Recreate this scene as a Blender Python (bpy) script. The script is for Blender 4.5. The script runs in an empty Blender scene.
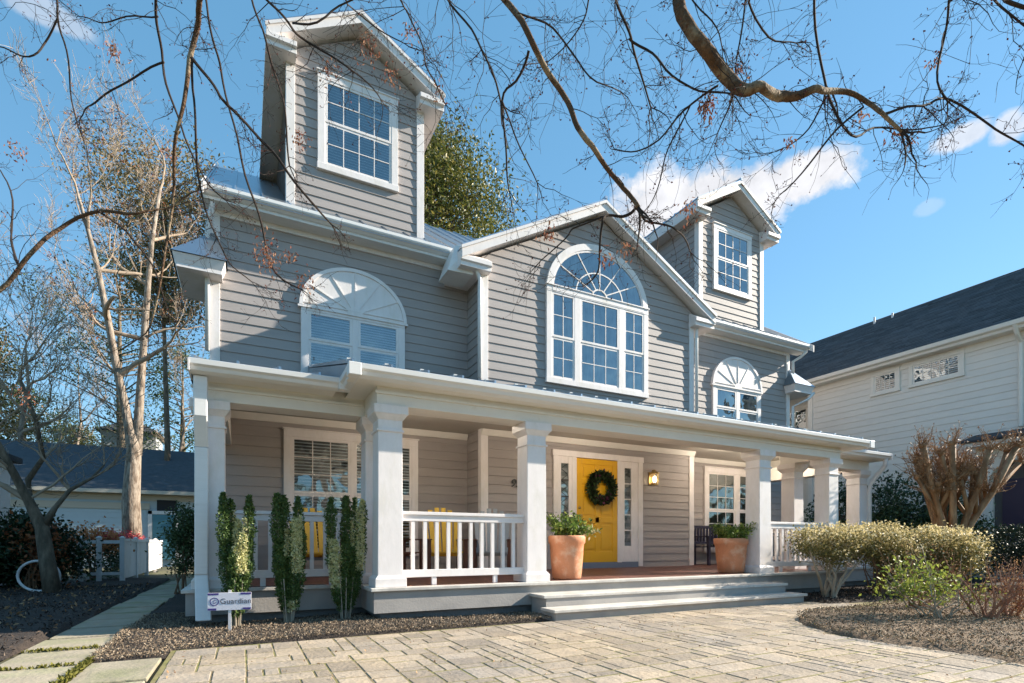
import bpy, bmesh, math, random
import numpy as np
from mathutils import Vector, Matrix

R = math.radians
sc = bpy.context.scene
COL = sc.collection

# ------------------------------------------------------------ camera
EYE = 0.94
cam_d = bpy.data.cameras.new("camera")
cam = bpy.data.objects.new("camera", cam_d)
COL.objects.link(cam)
cam_d.sensor_width = 36.0
cam_d.lens = 528.0 / 1024.0 * 36.0
cam_d.shift_y = (544 - 341.5) / 1024.0
cam_d.clip_start = 0.05
cam_d.clip_end = 2000
cam.location = (0, 0, EYE)
cam.rotation_euler = (R(90), 0, R(-27))
sc.camera = cam

# ------------------------------------------------------------ sun, sky, exposure
SUN_AZ, SUN_EL = 103.0, 29.0
sd = Vector((math.sin(R(SUN_AZ)) * math.cos(R(SUN_EL)), math.cos(R(SUN_AZ)) * math.cos(R(SUN_EL)), math.sin(R(SUN_EL))))
sun_d = bpy.data.lights.new("sun", 'SUN')
sun_d.energy = 4.7
sun_d.angle = R(0.5)
sun_d.color = (1.0, 0.90, 0.76)
sun = bpy.data.objects.new("sun", sun_d)
COL.objects.link(sun)
sun.rotation_euler = sd.to_track_quat('Z', 'Y').to_euler()
sun.location = (20, -10, 30)

world = bpy.data.worlds.new("World")
sc.world = world
world.use_nodes = True
wt = world.node_tree
wn, wl = wt.nodes, wt.links
bg = wn['Background']
sky = wn.new('ShaderNodeTexSky')
sky.sky_type = 'NISHITA'
sky.sun_disc = False
sky.sun_elevation = R(SUN_EL)
sky.sun_rotation = R(SUN_AZ)
sky.air_density = 1.0
sky.dust_density = 0.0
sky.ozone_density = 1.6
SKY_STRENGTH = 0.125
bg.inputs[1].default_value = SKY_STRENGTH


def wmath(op, a, b=None, c=None, clamp=False):
    n = wn.new('ShaderNodeMath')
    n.operation = op
    n.use_clamp = clamp
    for i, v in enumerate((a, b, c)):
        if v is None:
            continue
        if isinstance(v, (int, float)):
            n.inputs[i].default_value = v
        else:
            wl.new(v, n.inputs[i])
    return n.outputs[0]


tint = wn.new('ShaderNodeMix')
tint.data_type = 'RGBA'
tint.blend_type = 'MULTIPLY'
tint.inputs[0].default_value = 1.0
wl.new(sky.outputs[0], tint.inputs[6])
tint.inputs[7].default_value = (1.0, 1.09, 1.06, 1)
flat = wn.new('ShaderNodeMix')          # evens the zenith-to-horizon gradient a little
flat.data_type = 'RGBA'
flat.inputs[0].default_value = 0.6
wl.new(tint.outputs[2], flat.inputs[6])
flat.inputs[7].default_value = (0.34, 1.22, 2.06, 1)
# real clouds at fixed compass directions of the sky
tc = wn.new('ShaderNodeTexCoord')
sepx = wn.new('ShaderNodeSeparateXYZ')
wl.new(tc.outputs['Generated'], sepx.inputs[0])
dx, dy, dz = sepx.outputs
az = wmath('MULTIPLY', wmath('ARCTAN2', dx, dy), 180 / math.pi)
el = wmath('MULTIPLY', wmath('ARCSINE', dz), 180 / math.pi)
nz = wn.new('ShaderNodeTexNoise')
nz.inputs['Scale'].default_value = 13.0
nz.inputs['Detail'].default_value = 8.0
nz.inputs['Roughness'].default_value = 0.62
wl.new(tc.outputs['Generated'], nz.inputs['Vector'])
noise = nz.outputs['Fac']
nz2 = wn.new('ShaderNodeTexNoise')
nz2.inputs['Scale'].default_value = 30.0
nz2.inputs['Detail'].default_value = 6.0
wl.new(tc.outputs['Generated'], nz2.inputs['Vector'])
total = None
# (azimuth, elevation, half width, half height, density)
CLOUDS = [(48, 31.2, 8.5, 3.0, 1.0), (41.5, 30.6, 5.0, 3.8, 1.0), (55.5, 31.4, 5.5, 1.9, 0.97), (47, 28.2, 4.5, 3.0, 0.9),
          (67.5, 30.4, 2.1, 0.8, 0.75), (70.2, 29.8, 1.2, 1.1, 0.7), (65.3, 26.6, 1.0, 0.5, 0.2), (-15, 37.0, 4.0, 0.8, 0.4)]
for (ca, ce, hw, hh, den) in CLOUDS:
    a = wmath('DIVIDE', wmath('SUBTRACT', az, ca), hw)
    e = wmath('DIVIDE', wmath('SUBTRACT', el, ce), hh)
    r = wmath('SQRT', wmath('ADD', wmath('MULTIPLY', a, a), wmath('MULTIPLY', e, e)))
    v = wmath('SUBTRACT', 1.0, r)                                 # 1 at the centre, 0 at the rim
    v = wmath('ADD', v, wmath('MULTIPLY', wmath('SUBTRACT', noise, 0.5), 2.3))
    v = wmath('MULTIPLY', v, 2.4, clamp=True)
    v = wmath('MULTIPLY', v, den)
    total = v if total is None else wmath('MAXIMUM', total, v)
total = wmath('MINIMUM', total, 0.97)
shade = wmath('MULTIPLY_ADD', noise, 3.2, 1.35)
crgb = wn.new('ShaderNodeCombineColor')
wl.new(shade, crgb.inputs[0])
wl.new(wmath('MULTIPLY', shade, 1.0), crgb.inputs[1])
wl.new(wmath('MULTIPLY', shade, 1.04), crgb.inputs[2])
cm = wn.new('ShaderNodeMix')
cm.data_type = 'RGBA'
wl.new(total, cm.inputs[0])
wl.new(flat.outputs[2], cm.inputs[6])
wl.new(crgb.outputs[0], cm.inputs[7])
wl.new(cm.outputs[2], bg.inputs[0])

sc.view_settings.view_transform = 'Standard'
sc.view_settings.look = 'None'
sc.view_settings.gamma = 1.0
sc.view_settings.exposure = 1.28
sc.cycles.sample_clamp_indirect = 6.0
sc.cycles.caustics_reflective = False
sc.cycles.caustics_refractive = False
sc.cycles.max_bounces = 8
sc.cycles.transparent_max_bounces = 16

# ------------------------------------------------------------ materials
MATS = {}


def mat(name, color, rough=0.6, metal=0.0, var=0.0, nscale=4.0, island=0.0, bump=0.0, bscale=40.0, spec=0.5, trans=0.0,
        color2=None, mixscale=3.0, mixlo=0.4, mixhi=0.6, stretch=None, ior=None):
    if name in MATS:
        return MATS[name]
    m = bpy.data.materials.new(name)
    m.use_nodes = True
    nt = m.node_tree
    N, L = nt.nodes, nt.links
    p = N['Principled BSDF']
    p.inputs['Roughness'].default_value = rough
    p.inputs['Metallic'].default_value = metal
    p.inputs['Specular IOR Level'].default_value = spec
    if ior:
        p.inputs['IOR'].default_value = ior
    t = N.new('ShaderNodeTexCoord')
    vec = t.outputs['Object']
    if stretch:
        mp = N.new('ShaderNodeMapping')
        mp.inputs['Scale'].default_value = stretch
        L.new(vec, mp.inputs[0])
        vec = mp.outputs[0]
    rgb = N.new('ShaderNodeRGB')
    rgb.outputs[0].default_value = (*color, 1)
    cur = rgb.outputs[0]
    if color2 is not None:
        n = N.new('ShaderNodeTexNoise')
        n.inputs['Scale'].default_value = mixscale
        n.inputs['Detail'].default_value = 6
        n.inputs['Roughness'].default_value = 0.65
        L.new(vec, n.inputs['Vector'])
        mr = N.new('ShaderNodeMapRange')
        mr.inputs[1].default_value = mixlo
        mr.inputs[2].default_value = mixhi
        L.new(n.outputs['Fac'], mr.inputs[0])
        mx = N.new('ShaderNodeMix')
        mx.data_type = 'RGBA'
        L.new(mr.outputs[0], mx.inputs[0])
        L.new(cur, mx.inputs[6])
        mx.inputs[7].default_value = (*color2, 1)
        cur = mx.outputs[2]
    if var or island:
        hsv = N.new('ShaderNodeHueSaturation')
        L.new(cur, hsv.inputs['Color'])
        val = None
        if var:
            n = N.new('ShaderNodeTexNoise')
            n.inputs['Scale'].default_value = nscale
            n.inputs['Detail'].default_value = 8
            n.inputs['Roughness'].default_value = 0.7
            L.new(vec, n.inputs['Vector'])
            mr = N.new('ShaderNodeMapRange')
            mr.inputs[1].default_value = 0.25
            mr.inputs[2].default_value = 0.75
            mr.inputs[3].default_value = 1 - var
            mr.inputs[4].default_value = 1 + var
            L.new(n.outputs['Fac'], mr.inputs[0])
            val = mr.outputs[0]
        if island:
            g = N.new('ShaderNodeNewGeometry')
            mr = N.new('ShaderNodeMapRange')
            mr.inputs[3].default_value = 1 - island
            mr.inputs[4].default_value = 1 + island
            L.new(g.outputs['Random Per Island'], mr.inputs[0])
            if val is None:
                val = mr.outputs[0]
            else:
                mm = N.new('ShaderNodeMath')
                mm.operation = 'MULTIPLY'
                L.new(val, mm.inputs[0])
                L.new(mr.outputs[0], mm.inputs[1])
                val = mm.outputs[0]
        L.new(val, hsv.inputs['Value'])
        cur = hsv.outputs[0]
    L.new(cur, p.inputs['Base Color'])
    if bump:
        n = N.new('ShaderNodeTexNoise')
        n.inputs['Scale'].default_value = bscale
        n.inputs['Detail'].default_value = 5
        L.new(vec, n.inputs['Vector'])
        b = N.new('ShaderNodeBump')
        b.inputs['Strength'].default_value = bump
        b.inputs['Distance'].default_value = 0.02
        L.new(n.outputs['Fac'], b.inputs['Height'])
        L.new(b.outputs[0], p.inputs['Normal'])
    if trans:
        tr = N.new('ShaderNodeBsdfTranslucent')
        L.new(cur, tr.inputs[0])
        ms = N.new('ShaderNodeMixShader')
        ms.inputs[0].default_value = trans
        L.new(p.outputs[0], ms.inputs[1])
        L.new(tr.outputs[0], ms.inputs[2])
        L.new(ms.outputs[0], N['Material Output'].inputs[0])
    MATS[name] = m
    return m


def leafmat(name, ca, cb, trans=0.3, rough=0.5, cc=None):
    """foliage: every leaf picks its own tone between the colours"""
    if name in MATS:
        return MATS[name]
    m = bpy.data.materials.new(name)
    m.use_nodes = True
    nt = m.node_tree
    N, L = nt.nodes, nt.links
    p = N['Principled BSDF']
    p.inputs['Roughness'].default_value = rough
    p.inputs['Specular IOR Level'].default_value = 0.35
    g = N.new('ShaderNodeNewGeometry')
    cr = N.new('ShaderNodeValToRGB')
    cr.color_ramp.elements[0].color = (*ca, 1)
    cr.color_ramp.elements[1].color = (*cb, 1)
    if cc:
        e = cr.color_ramp.elements.new(0.8)
        e.color = (*cb, 1)
        cr.color_ramp.elements[-1].color = (*cc, 1)
    L.new(g.outputs['Random Per Island'], cr.inputs[0])
    L.new(cr.outputs[0], p.inputs['Base Color'])
    tr = N.new('ShaderNodeBsdfTranslucent')
    L.new(cr.outputs[0], tr.inputs[0])
    ms = N.new('ShaderNodeMixShader')
    ms.inputs[0].default_value = trans
    L.new(p.outputs[0], ms.inputs[1])
    L.new(tr.outputs[0], ms.inputs[2])
    L.new(ms.outputs[0], N['Material Output'].inputs[0])
    MATS[name] = m
    return m


def glassmat(name, refl=0.35, tint=(0.8, 0.9, 0.95)):
    m = bpy.data.materials.new(name)
    m.use_nodes = True
    nt = m.node_tree
    N, L = nt.nodes, nt.links
    for n in list(N):
        if n.type == 'BSDF_PRINCIPLED':
            N.remove(n)
    tr = N.new('ShaderNodeBsdfTransparent')
    tr.inputs[0].default_value = (*tint, 1)
    gl = N.new('ShaderNodeBsdfGlossy')
    gl.inputs['Roughness'].default_value = 0.02
    gl.inputs['Color'].default_value = (0.9, 0.97, 1.0, 1)
    # panes are never perfectly flat
    t = N.new('ShaderNodeTexCoord')
    n = N.new('ShaderNodeTexNoise')
    n.inputs['Scale'].default_value = 1.7
    L.new(t.outputs['Object'], n.inputs['Vector'])
    b = N.new('ShaderNodeBump')
    b.inputs['Strength'].default_value = 0.5
    b.inputs['Distance'].default_value = 0.08
    L.new(n.outputs['Fac'], b.inputs['Height'])
    L.new(b.outputs[0], gl.inputs['Normal'])
    fr = N.new('ShaderNodeFresnel')
    fr.inputs[0].default_value = 1.45
    mr = N.new('ShaderNodeMapRange')
    mr.inputs[3].default_value = refl
    mr.inputs[4].default_value = 1.0
    L.new(fr.outputs[0], mr.inputs[0])
    ms = N.new('ShaderNodeMixShader')
    L.new(mr.outputs[0], ms.inputs[0])
    L.new(tr.outputs[0], ms.inputs[1])
    L.new(gl.outputs[0], ms.inputs[2])
    L.new(ms.outputs[0], N['Material Output'].inputs[0])
    return m


def emit(name, color, strength):
    m = bpy.data.materials.new(name)
    m.use_nodes = True
    p = m.node_tree.nodes['Principled BSDF']
    p.inputs['Base Color'].default_value = (*color, 1)
    p.inputs['Emission Color'].default_value = (*color, 1)
    p.inputs['Emission Strength'].default_value = strength
    return m


SIDING = mat('grey_siding', (0.375, 0.34, 0.325), 0.65, var=0.10, nscale=1.1, island=0.05, bump=0.12, bscale=60, stretch=(0.6, 1, 6))
WHITE = mat('white_trim', (0.82, 0.775, 0.76), 0.5, var=0.06, nscale=9, color2=(0.66, 0.62, 0.54), mixscale=3.2, mixlo=0.5, mixhi=0.85, stretch=(1, 1, .45), bump=.06, bscale=30)
GUTTER = mat('white_gutter', (0.78, 0.78, 0.77), 0.4, var=0.05, nscale=6, color2=(0.55, 0.53, 0.48), mixscale=5, mixlo=0.6, mixhi=0.85, stretch=(0.4, 1, 3))
PORCHW = mat('porch_white', (0.78, 0.75, 0.69), 0.55, var=0.05, nscale=3, color2=(0.6, 0.5, 0.36), mixscale=4, mixlo=0.62, mixhi=0.95)
METAL = mat('metal_roof', (0.42, 0.48, 0.54), 0.30, metal=0.9, var=0.12, nscale=2, island=0.05)
GLASS = glassmat('window_glass', 0.24)
GLASSD = glassmat('porch_window_glass', 0.16)
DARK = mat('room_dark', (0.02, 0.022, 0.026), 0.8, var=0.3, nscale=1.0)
CURTAIN = mat('room_curtain', (0.19, 0.22, 0.25), 0.9, var=0.8, nscale=2.2, stretch=(3, 1, .6))
BLIND = mat('blinds', (0.62, 0.62, 0.62), 0.6)
DECK = mat('deck_paint', (0.42, 0.39, 0.36), 0.6, var=0.10, nscale=5, color2=(0.33, 0.31, 0.29), mixscale=2.5, bump=0.15, bscale=50)
TREAD = mat('tread_paint', (0.62, 0.59, 0.54), 0.55, var=0.12, nscale=5, color2=(0.50, 0.47, 0.43), mixscale=3, bump=0.15)
REDDECK = mat('porch_floor_red', (0.12, 0.045, 0.035), 0.5, var=0.25, nscale=6, island=0.12)
FOUND = mat('foundation', (0.22, 0.22, 0.22), 0.85, var=0.15, nscale=8, bump=0.4)
YELLOW = mat('door_yellow', (0.74, 0.40, 0.015), 0.4, var=0.04, nscale=3)
PAVER = None


# ------------------------------------------------------------ mesh helpers
def setp(o, label=None, cat=None, group=None, kind=None):
    if label:
        o['label'] = label
    if cat:
        o['category'] = cat
    if group:
        o['group'] = group
    if kind:
        o['kind'] = kind
    return o


def empty(name, loc, label=None, cat=None, group=None):
    o = bpy.data.objects.new(name, None)
    COL.objects.link(o)
    o.location = loc
    o.empty_display_size = 0.2
    return setp(o, label, cat, group)


def base(o):
    v = Vector((0, 0, 0))
    while o is not None:
        v += o.location
        o = o.parent
    return v


FRONT = lambda Yp: (lambda a, d, z: (a, Yp - d, z))           # wall that faces -Y; d = outwards
LEFTW = lambda Xp: (lambda a, d, z: (Xp - d, a, z))           # wall that faces -X
RIGHTW = lambda Xp: (lambda a, d, z: (Xp + d, a, z))
WORLD = lambda a, d, z: (a, d, z)


class MB:
    """collects geometry in world coordinates, then links it as ONE mesh object"""

    def __init__(s, F=WORLD):
        s.v, s.f, s.mi, s.F = [], [], [], F
        s.cur = 0

    def add(s, vs, fs, raw=False):
        n = len(s.v)
        s.v += [tuple(v) for v in vs] if raw else [s.F(*v) for v in vs]
        s.f += [tuple(i + n for i in f) for f in fs]
        s.mi += [s.cur] * len(fs)

    def box(s, x0, x1, y0, y1, z0, z1):
        s.add([(x0, y0, z0), (x1, y0, z0), (x1, y1, z0), (x0, y1, z0), (x0, y0, z1), (x1, y0, z1), (x1, y1, z1), (x0, y1, z1)],
              [(0, 3, 2, 1), (4, 5, 6, 7), (0, 1, 5, 4), (1, 2, 6, 5), (2, 3, 7, 6), (3, 0, 4, 7)])

    def frustum(s, cx, cy, z0, z1, a0, b0, a1, b1):
        s.add([(cx - a0, cy - b0, z0), (cx + a0, cy - b0, z0), (cx + a0, cy + b0, z0), (cx - a0, cy + b0, z0),
               (cx - a1, cy - b1, z1), (cx + a1, cy - b1, z1), (cx + a1, cy + b1, z1), (cx - a1, cy + b1, z1)],
              [(0, 3, 2, 1), (4, 5, 6, 7), (0, 1, 5, 4), (1, 2, 6, 5), (2, 3, 7, 6), (3, 0, 4, 7)])

    def quad(s, *p):
        s.add(p, [tuple(range(len(p)))])

    def prism_a(s, a0, a1, prof):
        """profile of (d, z) points swept along a"""
        n = len(prof)
        s.add([(a0, d, z) for d, z in prof] + [(a1, d, z) for d, z in prof],
              [(i, (i + 1) % n, n + (i + 1) % n, n + i) for i in range(n)] + [tuple(range(n))[::-1], tuple(range(n, 2 * n))])

    def prism_d(s, d0, d1, poly):
        """outline of (a, z) points given depth d0..d1"""
        n = len(poly)
        s.add([(a, d0, z) for a, z in poly] + [(a, d1, z) for a, z in poly],
              [(i, (i + 1) % n, n + (i + 1) % n, n + i) for i in range(n)] + [tuple(range(n))[::-1], tuple(range(n, 2 * n))])

    def prism_z(s, z0, z1, poly):
        n = len(poly)
        s.add([(a, d, z0) for a, d in poly] + [(a, d, z1) for a, d in poly],
              [(i, (i + 1) % n, n + (i + 1) % n, n + i) for i in range(n)] + [tuple(range(n))[::-1], tuple(range(n, 2 * n))])

    def ring(s, outer, inner, d0, d1, closed=False):
        """flat band between two outlines of (a, z), thickness d0..d1"""
        n = len(outer)
        s.add([(a, d0, z) for a, z in outer] + [(a, d0, z) for a, z in inner] + [(a, d1, z) for a, z in outer] + [(a, d1, z) for a, z in inner], [])
        k = len(s.v) - 4 * n
        m = n if closed else n - 1
        fs = []
        for i in range(m):
            j = (i + 1) % n
            fs += [(2 * n + i, 2 * n + j, 3 * n + j, 3 * n + i), (i, n + i, n + j, j), (i, j, 2 * n + j, 2 * n + i), (n + i, 3 * n + i, 3 * n + j, n + j)]
        if not closed:
            fs += [(0, 2 * n, 3 * n, n), (n - 1, 2 * n - 1, 4 * n - 1, 3 * n - 1)]
        s.f += [tuple(q + k for q in f) for f in fs]
        s.mi += [s.cur] * len(fs)

    def tube(s, pts, rad, n=6, raw=False, cap=True):
        pts = [Vector(p if raw else s.F(*p)) for p in pts]
        if not hasattr(rad, '__len__'):
            rad = [rad] * len(pts)
        k = len(s.v)
        up = Vector((0.13, 0.37, 0.92)).normalized()
        for i, p in enumerate(pts):
            d = (pts[min(i + 1, len(pts) - 1)] - pts[max(i - 1, 0)])
            if d.length < 1e-9:
                d = Vector((0, 0, 1))
            d.normalize()
            x = d.cross(up)
            if x.length < 1e-3:
                x = d.cross(Vector((1, 0, 0)))
            x.normalize()
            y = d.cross(x)
            for j in range(n):
                a = 2 * math.pi * j / n
                s.v.append(tuple(p + (x * math.cos(a) + y * math.sin(a)) * rad[i]))
        for i in range(len(pts) - 1):
            for j in range(n):
                q = (j + 1) % n
                s.f.append((k + i * n + j, k + i * n + q, k + (i + 1) * n + q, k + (i + 1) * n + j))
                s.mi.append(s.cur)
        if cap:
            s.f.append(tuple(k + j for j in range(n))[::-1])
            s.f.append(tuple(k + (len(pts) - 1) * n + j for j in range(n)))
            s.mi += [s.cur] * 2

    def lathe(s, c, prof, n=32, raw=False):
        k = len(s.v)
        for r, z in prof:
            for j in range(n):
                a = 2 * math.pi * j / n
                s.v.append((c[0] + r * math.cos(a), c[1] + r * math.sin(a), c[2] + z))
        for i in range(len(prof) - 1):
            for j in range(n):
                q = (j + 1) % n
                s.f.append((k + i * n + j, k + i * n + q, k + (i + 1) * n + q, k + (i + 1) * n + j))
                s.mi.append(s.cur)

    def build(s, name, m, parent=None, smooth=False, bevel=0.0, recalc=True, loc=None):
        ms = m if isinstance(m, (list, tuple)) else [m]
        o0 = base(parent) if parent is not None else Vector(loc or (0, 0, 0))
        me = bpy.data.meshes.new(name)
        me.from_pydata([(x - o0.x, y - o0.y, z - o0.z) for x, y, z in s.v], [], s.f)
        for q in ms:
            me.materials.append(q)
        if len(ms) > 1:
            me.polygons.foreach_set('material_index', s.mi)
        if recalc and len(s.f) < 60000:
            bm = bmesh.new()
            bm.from_mesh(me)
            bmesh.ops.recalc_face_normals(bm, faces=bm.faces)
            bm.to_mesh(me)
            bm.free()
        if smooth:
            me.polygons.foreach_set('use_smooth', [True] * len(me.polygons))
        me.update()
        o = bpy.data.objects.new(name, me)
        COL.objects.link(o)
        if parent is not None:
            o.parent = parent
        else:
            o.location = o0
        if bevel:
            b = o.modifiers.new('bevel', 'BEVEL')
            b.width = bevel
            b.segments = 2
            b.limit_method = 'ANGLE'
        return o


def leaves(name, pts, size, m, parent, seed=0, aspect=1.8, up=0.0, loc=None, dirs=None, jitter=0.35):
    """one small bent leaf (two faces) at every point"""
    rng = np.random.default_rng(seed)
    P = np.asarray(pts, float)
    n = len(P)
    d = rng.normal(size=(n, 3))
    if dirs is not None:
        d = d * 0.6 + np.asarray(dirs)
    d[:, 2] += up
    d /= np.linalg.norm(d, axis=1)[:, None] + 1e-9
    e = rng.normal(size=(n, 3))
    s = np.cross(d, e)
    s /= np.linalg.norm(s, axis=1)[:, None] + 1e-9
    u = np.cross(d, s)
    sz = size * (1 + jitter * rng.uniform(-1, 1, n))[:, None]
    L = d * sz
    W = s * sz / aspect * 0.5
    B = u * sz * 0.15
    V = np.stack([P, P + L * 0.5 + W + B, P + L, P + L * 0.5 - W + B], 1).reshape(-1, 3)
    o0 = np.array(base(parent)) if parent is not None else np.array(loc or (0, 0, 0))
    V = V - o0
    me = bpy.data.meshes.new(name)
    me.vertices.add(4 * n)
    me.vertices.foreach_set('co', V.astype(np.float32).ravel())
    idx = np.arange(n)[:, None] * 4
    F = np.concatenate([idx + [0, 1, 2], idx + [0, 2, 3]], 1).reshape(-1)
    me.loops.add(6 * n)
    me.loops.foreach_set('vertex_index', F.astype(np.int32))
    me.polygons.add(2 * n)
    me.polygons.foreach_set('loop_start', (np.arange(2 * n) * 3).astype(np.int32))
    me.polygons.foreach_set('loop_total', np.full(2 * n, 3, np.int32))
    me.materials.append(m)
    me.update(calc_edges=True)
    me.validate()
    o = bpy.data.objects.new(name, me)
    COL.objects.link(o)
    if parent is not None:
        o.parent = parent
    else:
        o.location = tuple(o0)
    return o


def at(px, py, t):
    """point t metres ahead of the viewpoint in the direction measured on the photograph"""
    u = (px - 512) / 528.0
    return Vector((t * (0.45399 + 0.89101 * u), t * (0.89101 - 0.45399 * u), EYE + (544 - py) * t / 528.0))


# ============================================================ SETTING: ground, drive, path, beds
GROUND = mat('ground_earth', (0.10, 0.085, 0.06), 0.95, var=0.3, nscale=0.8, color2=(0.085, 0.095, 0.035), mixscale=0.25, bump=0.5, bscale=12)
g = MB()
g.quad((-400, -400, 0), (400, -400, 0), (400, 400, 0), (-400, 400, 0))
setp(g.build('ground', GROUND, recalc=False), kind='structure')

# ---- pavers
PAVM = mat('paver_stone', (0.37, 0.295, 0.21), 0.8, var=0.20, nscale=5, island=0.22, color2=(0.27, 0.235, 0.20), mixscale=0.9, mixlo=0.38, mixhi=0.66, bump=0.6, bscale=28)
JOINT = mat('paver_joint', (0.20, 0.155, 0.09), 0.95, var=0.4, nscale=9, color2=(0.20, 0.19, 0.06), mixscale=2.0)
rng = random.Random(5)
bedge = [(5.0, -6), (5.15, 1.0), (5.32, 2.3), (5.28, 2.9), (5.40, 3.45), (5.75, 3.95), (6.2, 4.28), (6.9, 4.42), (7.8, 4.55), (8.6, 4.9)]


def bed_x(y):
    for (xa, ya), (xb, yb) in zip(bedge, bedge[1:]):
        if ya <= y <= yb:
            return xa + (xb - xa) * (y - ya) / (yb - ya)
    return 8.6


M_ = 0.108
nx, ny = int(10.2 / M_), int(9.6 / M_)
occ = np.zeros((nx, ny), bool)
shapes = [(3, 2), (2, 2), (3, 3), (2, 3), (4, 2), (2, 1), (1, 2), (2, 2), (3, 2)]
x_0, y_0 = -0.52, 5.36 - ny * M_
pv = MB()
for j in range(ny - 1, -1, -1):
    for i in range(nx):
        if occ[i, j]:
            continue
        rng.shuffle(shapes)
        w, h = 1, 1
        for (sw, sh) in shapes:
            if i + sw <= nx and j - sh + 1 >= 0 and not occ[i:i + sw, j - sh + 1:j + 1].any():
                w, h = sw, sh
                break
        occ[i:i + w, j - h + 1:j + 1] = True
        xa, xb = x_0 + i * M_, x_0 + (i + w) * M_
        ya, yb = y_0 + (j - h + 1) * M_, y_0 + (j + 1) * M_
        if (xa + xb) / 2 > bed_x((ya + yb) / 2) + 0.1:
            continue
        gp = 0.0065
        zt = 0.0235 + rng.uniform(-0.0012, 0.0018)
        c = 0.004
        q = lambda: rng.uniform(-0.003, 0.003)
        xa, xb, ya, yb = xa + gp + q(), xb - gp + q(), ya + gp * 1.9 + q(), yb - gp * 1.9 + q()
        t1, t2 = rng.uniform(-.001, .001), rng.uniform(-.001, .001)
        pv.add([(xa, ya, 0.003), (xb, ya, 0.003), (xb, yb, 0.003), (xa, yb, 0.003),
                (xa, ya, zt - c), (xb, ya, zt - c), (xb, yb, zt - c), (xa, yb, zt - c),
                (xa + c, ya + c, zt), (xb - c, ya + c, zt + t1), (xb - c, yb - c, zt + t1 + t2), (xa + c, yb - c, zt + t2)],
               [(0, 1, 5, 4), (1, 2, 6, 5), (2, 3, 7, 6), (3, 0, 4, 7), (4, 5, 9, 8), (5, 6, 10, 9), (6, 7, 11, 10), (7, 4, 8, 11), (8, 9, 10, 11)])
dv = pv.build('driveway', PAVM, recalc=False)
setp(dv, kind='structure')
jb = MB()
jb.box(-0.55, 9.8, -4.6, 5.40, 0.0015, 0.0195)
setp(jb.build('driveway_joints', JOINT), kind='structure')

# ---- slab path beside the house
SLAB = mat('slab_concrete', (0.36, 0.31, 0.23), 0.85, var=0.22, nscale=4, island=0.10, color2=(0.25, 0.26, 0.13), mixscale=1.8, mixlo=0.45, mixhi=0.75, bump=0.4, bscale=30)
sl = MB()
y = 2.9
k = 0
while y < 16.5:
    L_ = 0.74 if y < 5.7 else 0.66 + rng.uniform(-0.04, 0.05)
    w0 = rng.uniform(-0.02, 0.02)
    bend = max(0, (y - 11)) ** 2 * 0.008
    zt = 0.034 + rng.uniform(-0.004, 0.004)
    gj = 0.018 if y < 5.7 else 0.04
    sl.box(-1.66 + w0 + bend, -1.08 + w0 + bend, y + gj, y + L_ - gj, 0.0, zt)
    y += L_
for yy in (4.30, 3.50, 2.7):
    sl.box(-1.03, -0.58, yy + 0.02, yy + 0.74, 0.0, 0.032)
setp(sl.build('path', SLAB, bevel=0.008), kind='structure')

# ---- mulch beds: real undulating sheets with chips strewn on top
MULCH = mat('mulch', (0.060, 0.044, 0.034), 0.95, var=0.45, nscale=30, color2=(0.028, 0.021, 0.018), mixscale=22, mixlo=0.4, mixhi=0.6, bump=1.0, bscale=70)


def inside(poly, x, y):
    c = False
    j = len(poly) - 1
    for i in range(len(poly)):
        xi, yi = poly[i]
        xj, yj = poly[j]
        if (yi > y) != (yj > y) and x < (xj - xi) * (y - yi) / (yj - yi) + xi:
            c = not c
        j = i
    return c


def hgt(x, y):
    return 0.018 * math.sin(x * 2.1 + 1.3 * math.sin(y * 1.7)) + 0.014 * math.sin(y * 3.3 + x * 1.1) + 0.006 * math.sin(x * 11 + y * 7)


def bed(name, poly, z, crown=0.03, m=None):
    bm = bmesh.new()
    vs = [bm.verts.new((a, b, 0)) for a, b in poly]
    bm.faces.new(vs)
    bmesh.ops.triangulate(bm, faces=bm.faces)
    for _ in range(5):
        es = [e for e in bm.edges if e.calc_length() > 0.35]
        if not es:
            break
        bmesh.ops.subdivide_edges(bm, edges=es, cuts=1)
        bmesh.ops.triangulate(bm, faces=bm.faces)
    for v in bm.verts:
        e = 0.0 if v.is_boundary else 1.0
        v.co.z = z + (crown + hgt(v.co.x, v.co.y) * 0.6) * e if e else 0.012
    me = bpy.data.meshes.new(name)
    bm.to_mesh(me)
    bm.free()
    me.materials.append(m or MULCH)
    for p in me.polygons:
        p.use_smooth = True
    o = bpy.data.objects.new(name, me)
    COL.objects.link(o)
    setp(o, kind='structure')
    return o


bedL = [(-0.55, 5.36), (0.3, 5.37), (2.0, 5.39), (3.3, 5.41), (3.34, 5.6), (3.36, 6.2), (1.4, 6.25), (1.35, 7.0), (-0.4, 7.05), (-0.4, 16.0), (-1.08, 16), (-1.09, 12), (-1.09, 5.1), (-0.56, 5.08)]
bedW = [(-1.70, 5.6), (-1.70, 16.5), (-9, 17), (-12, 12), (-9, 5.0), (-4, 4.6), (-2.4, 5.2)]
bedR = [(5.15, -2.0), (5.15, 1.0), (5.32, 2.3), (5.28, 2.9), (5.40, 3.45), (5.75, 3.95), (6.2, 4.28), (6.9, 4.42), (7.9, 4.5), (9.5, 4.55), (11, 4.7), (12.0, 4.0), (14, 2), (14, -2)]
bedH = [(8.0, 4.98), (9.3, 4.80), (12.0, 4.85), (17.2, 4.2), (17.2, 12), (13.9, 12), (13.8, 9.0), (12.4, 8.8), (12.2, 6.4), (8.0, 6.15)]
bed('mulch_bed', bedL, 0.03)
bed('mulch_bed', bedW, 0.03)
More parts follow.
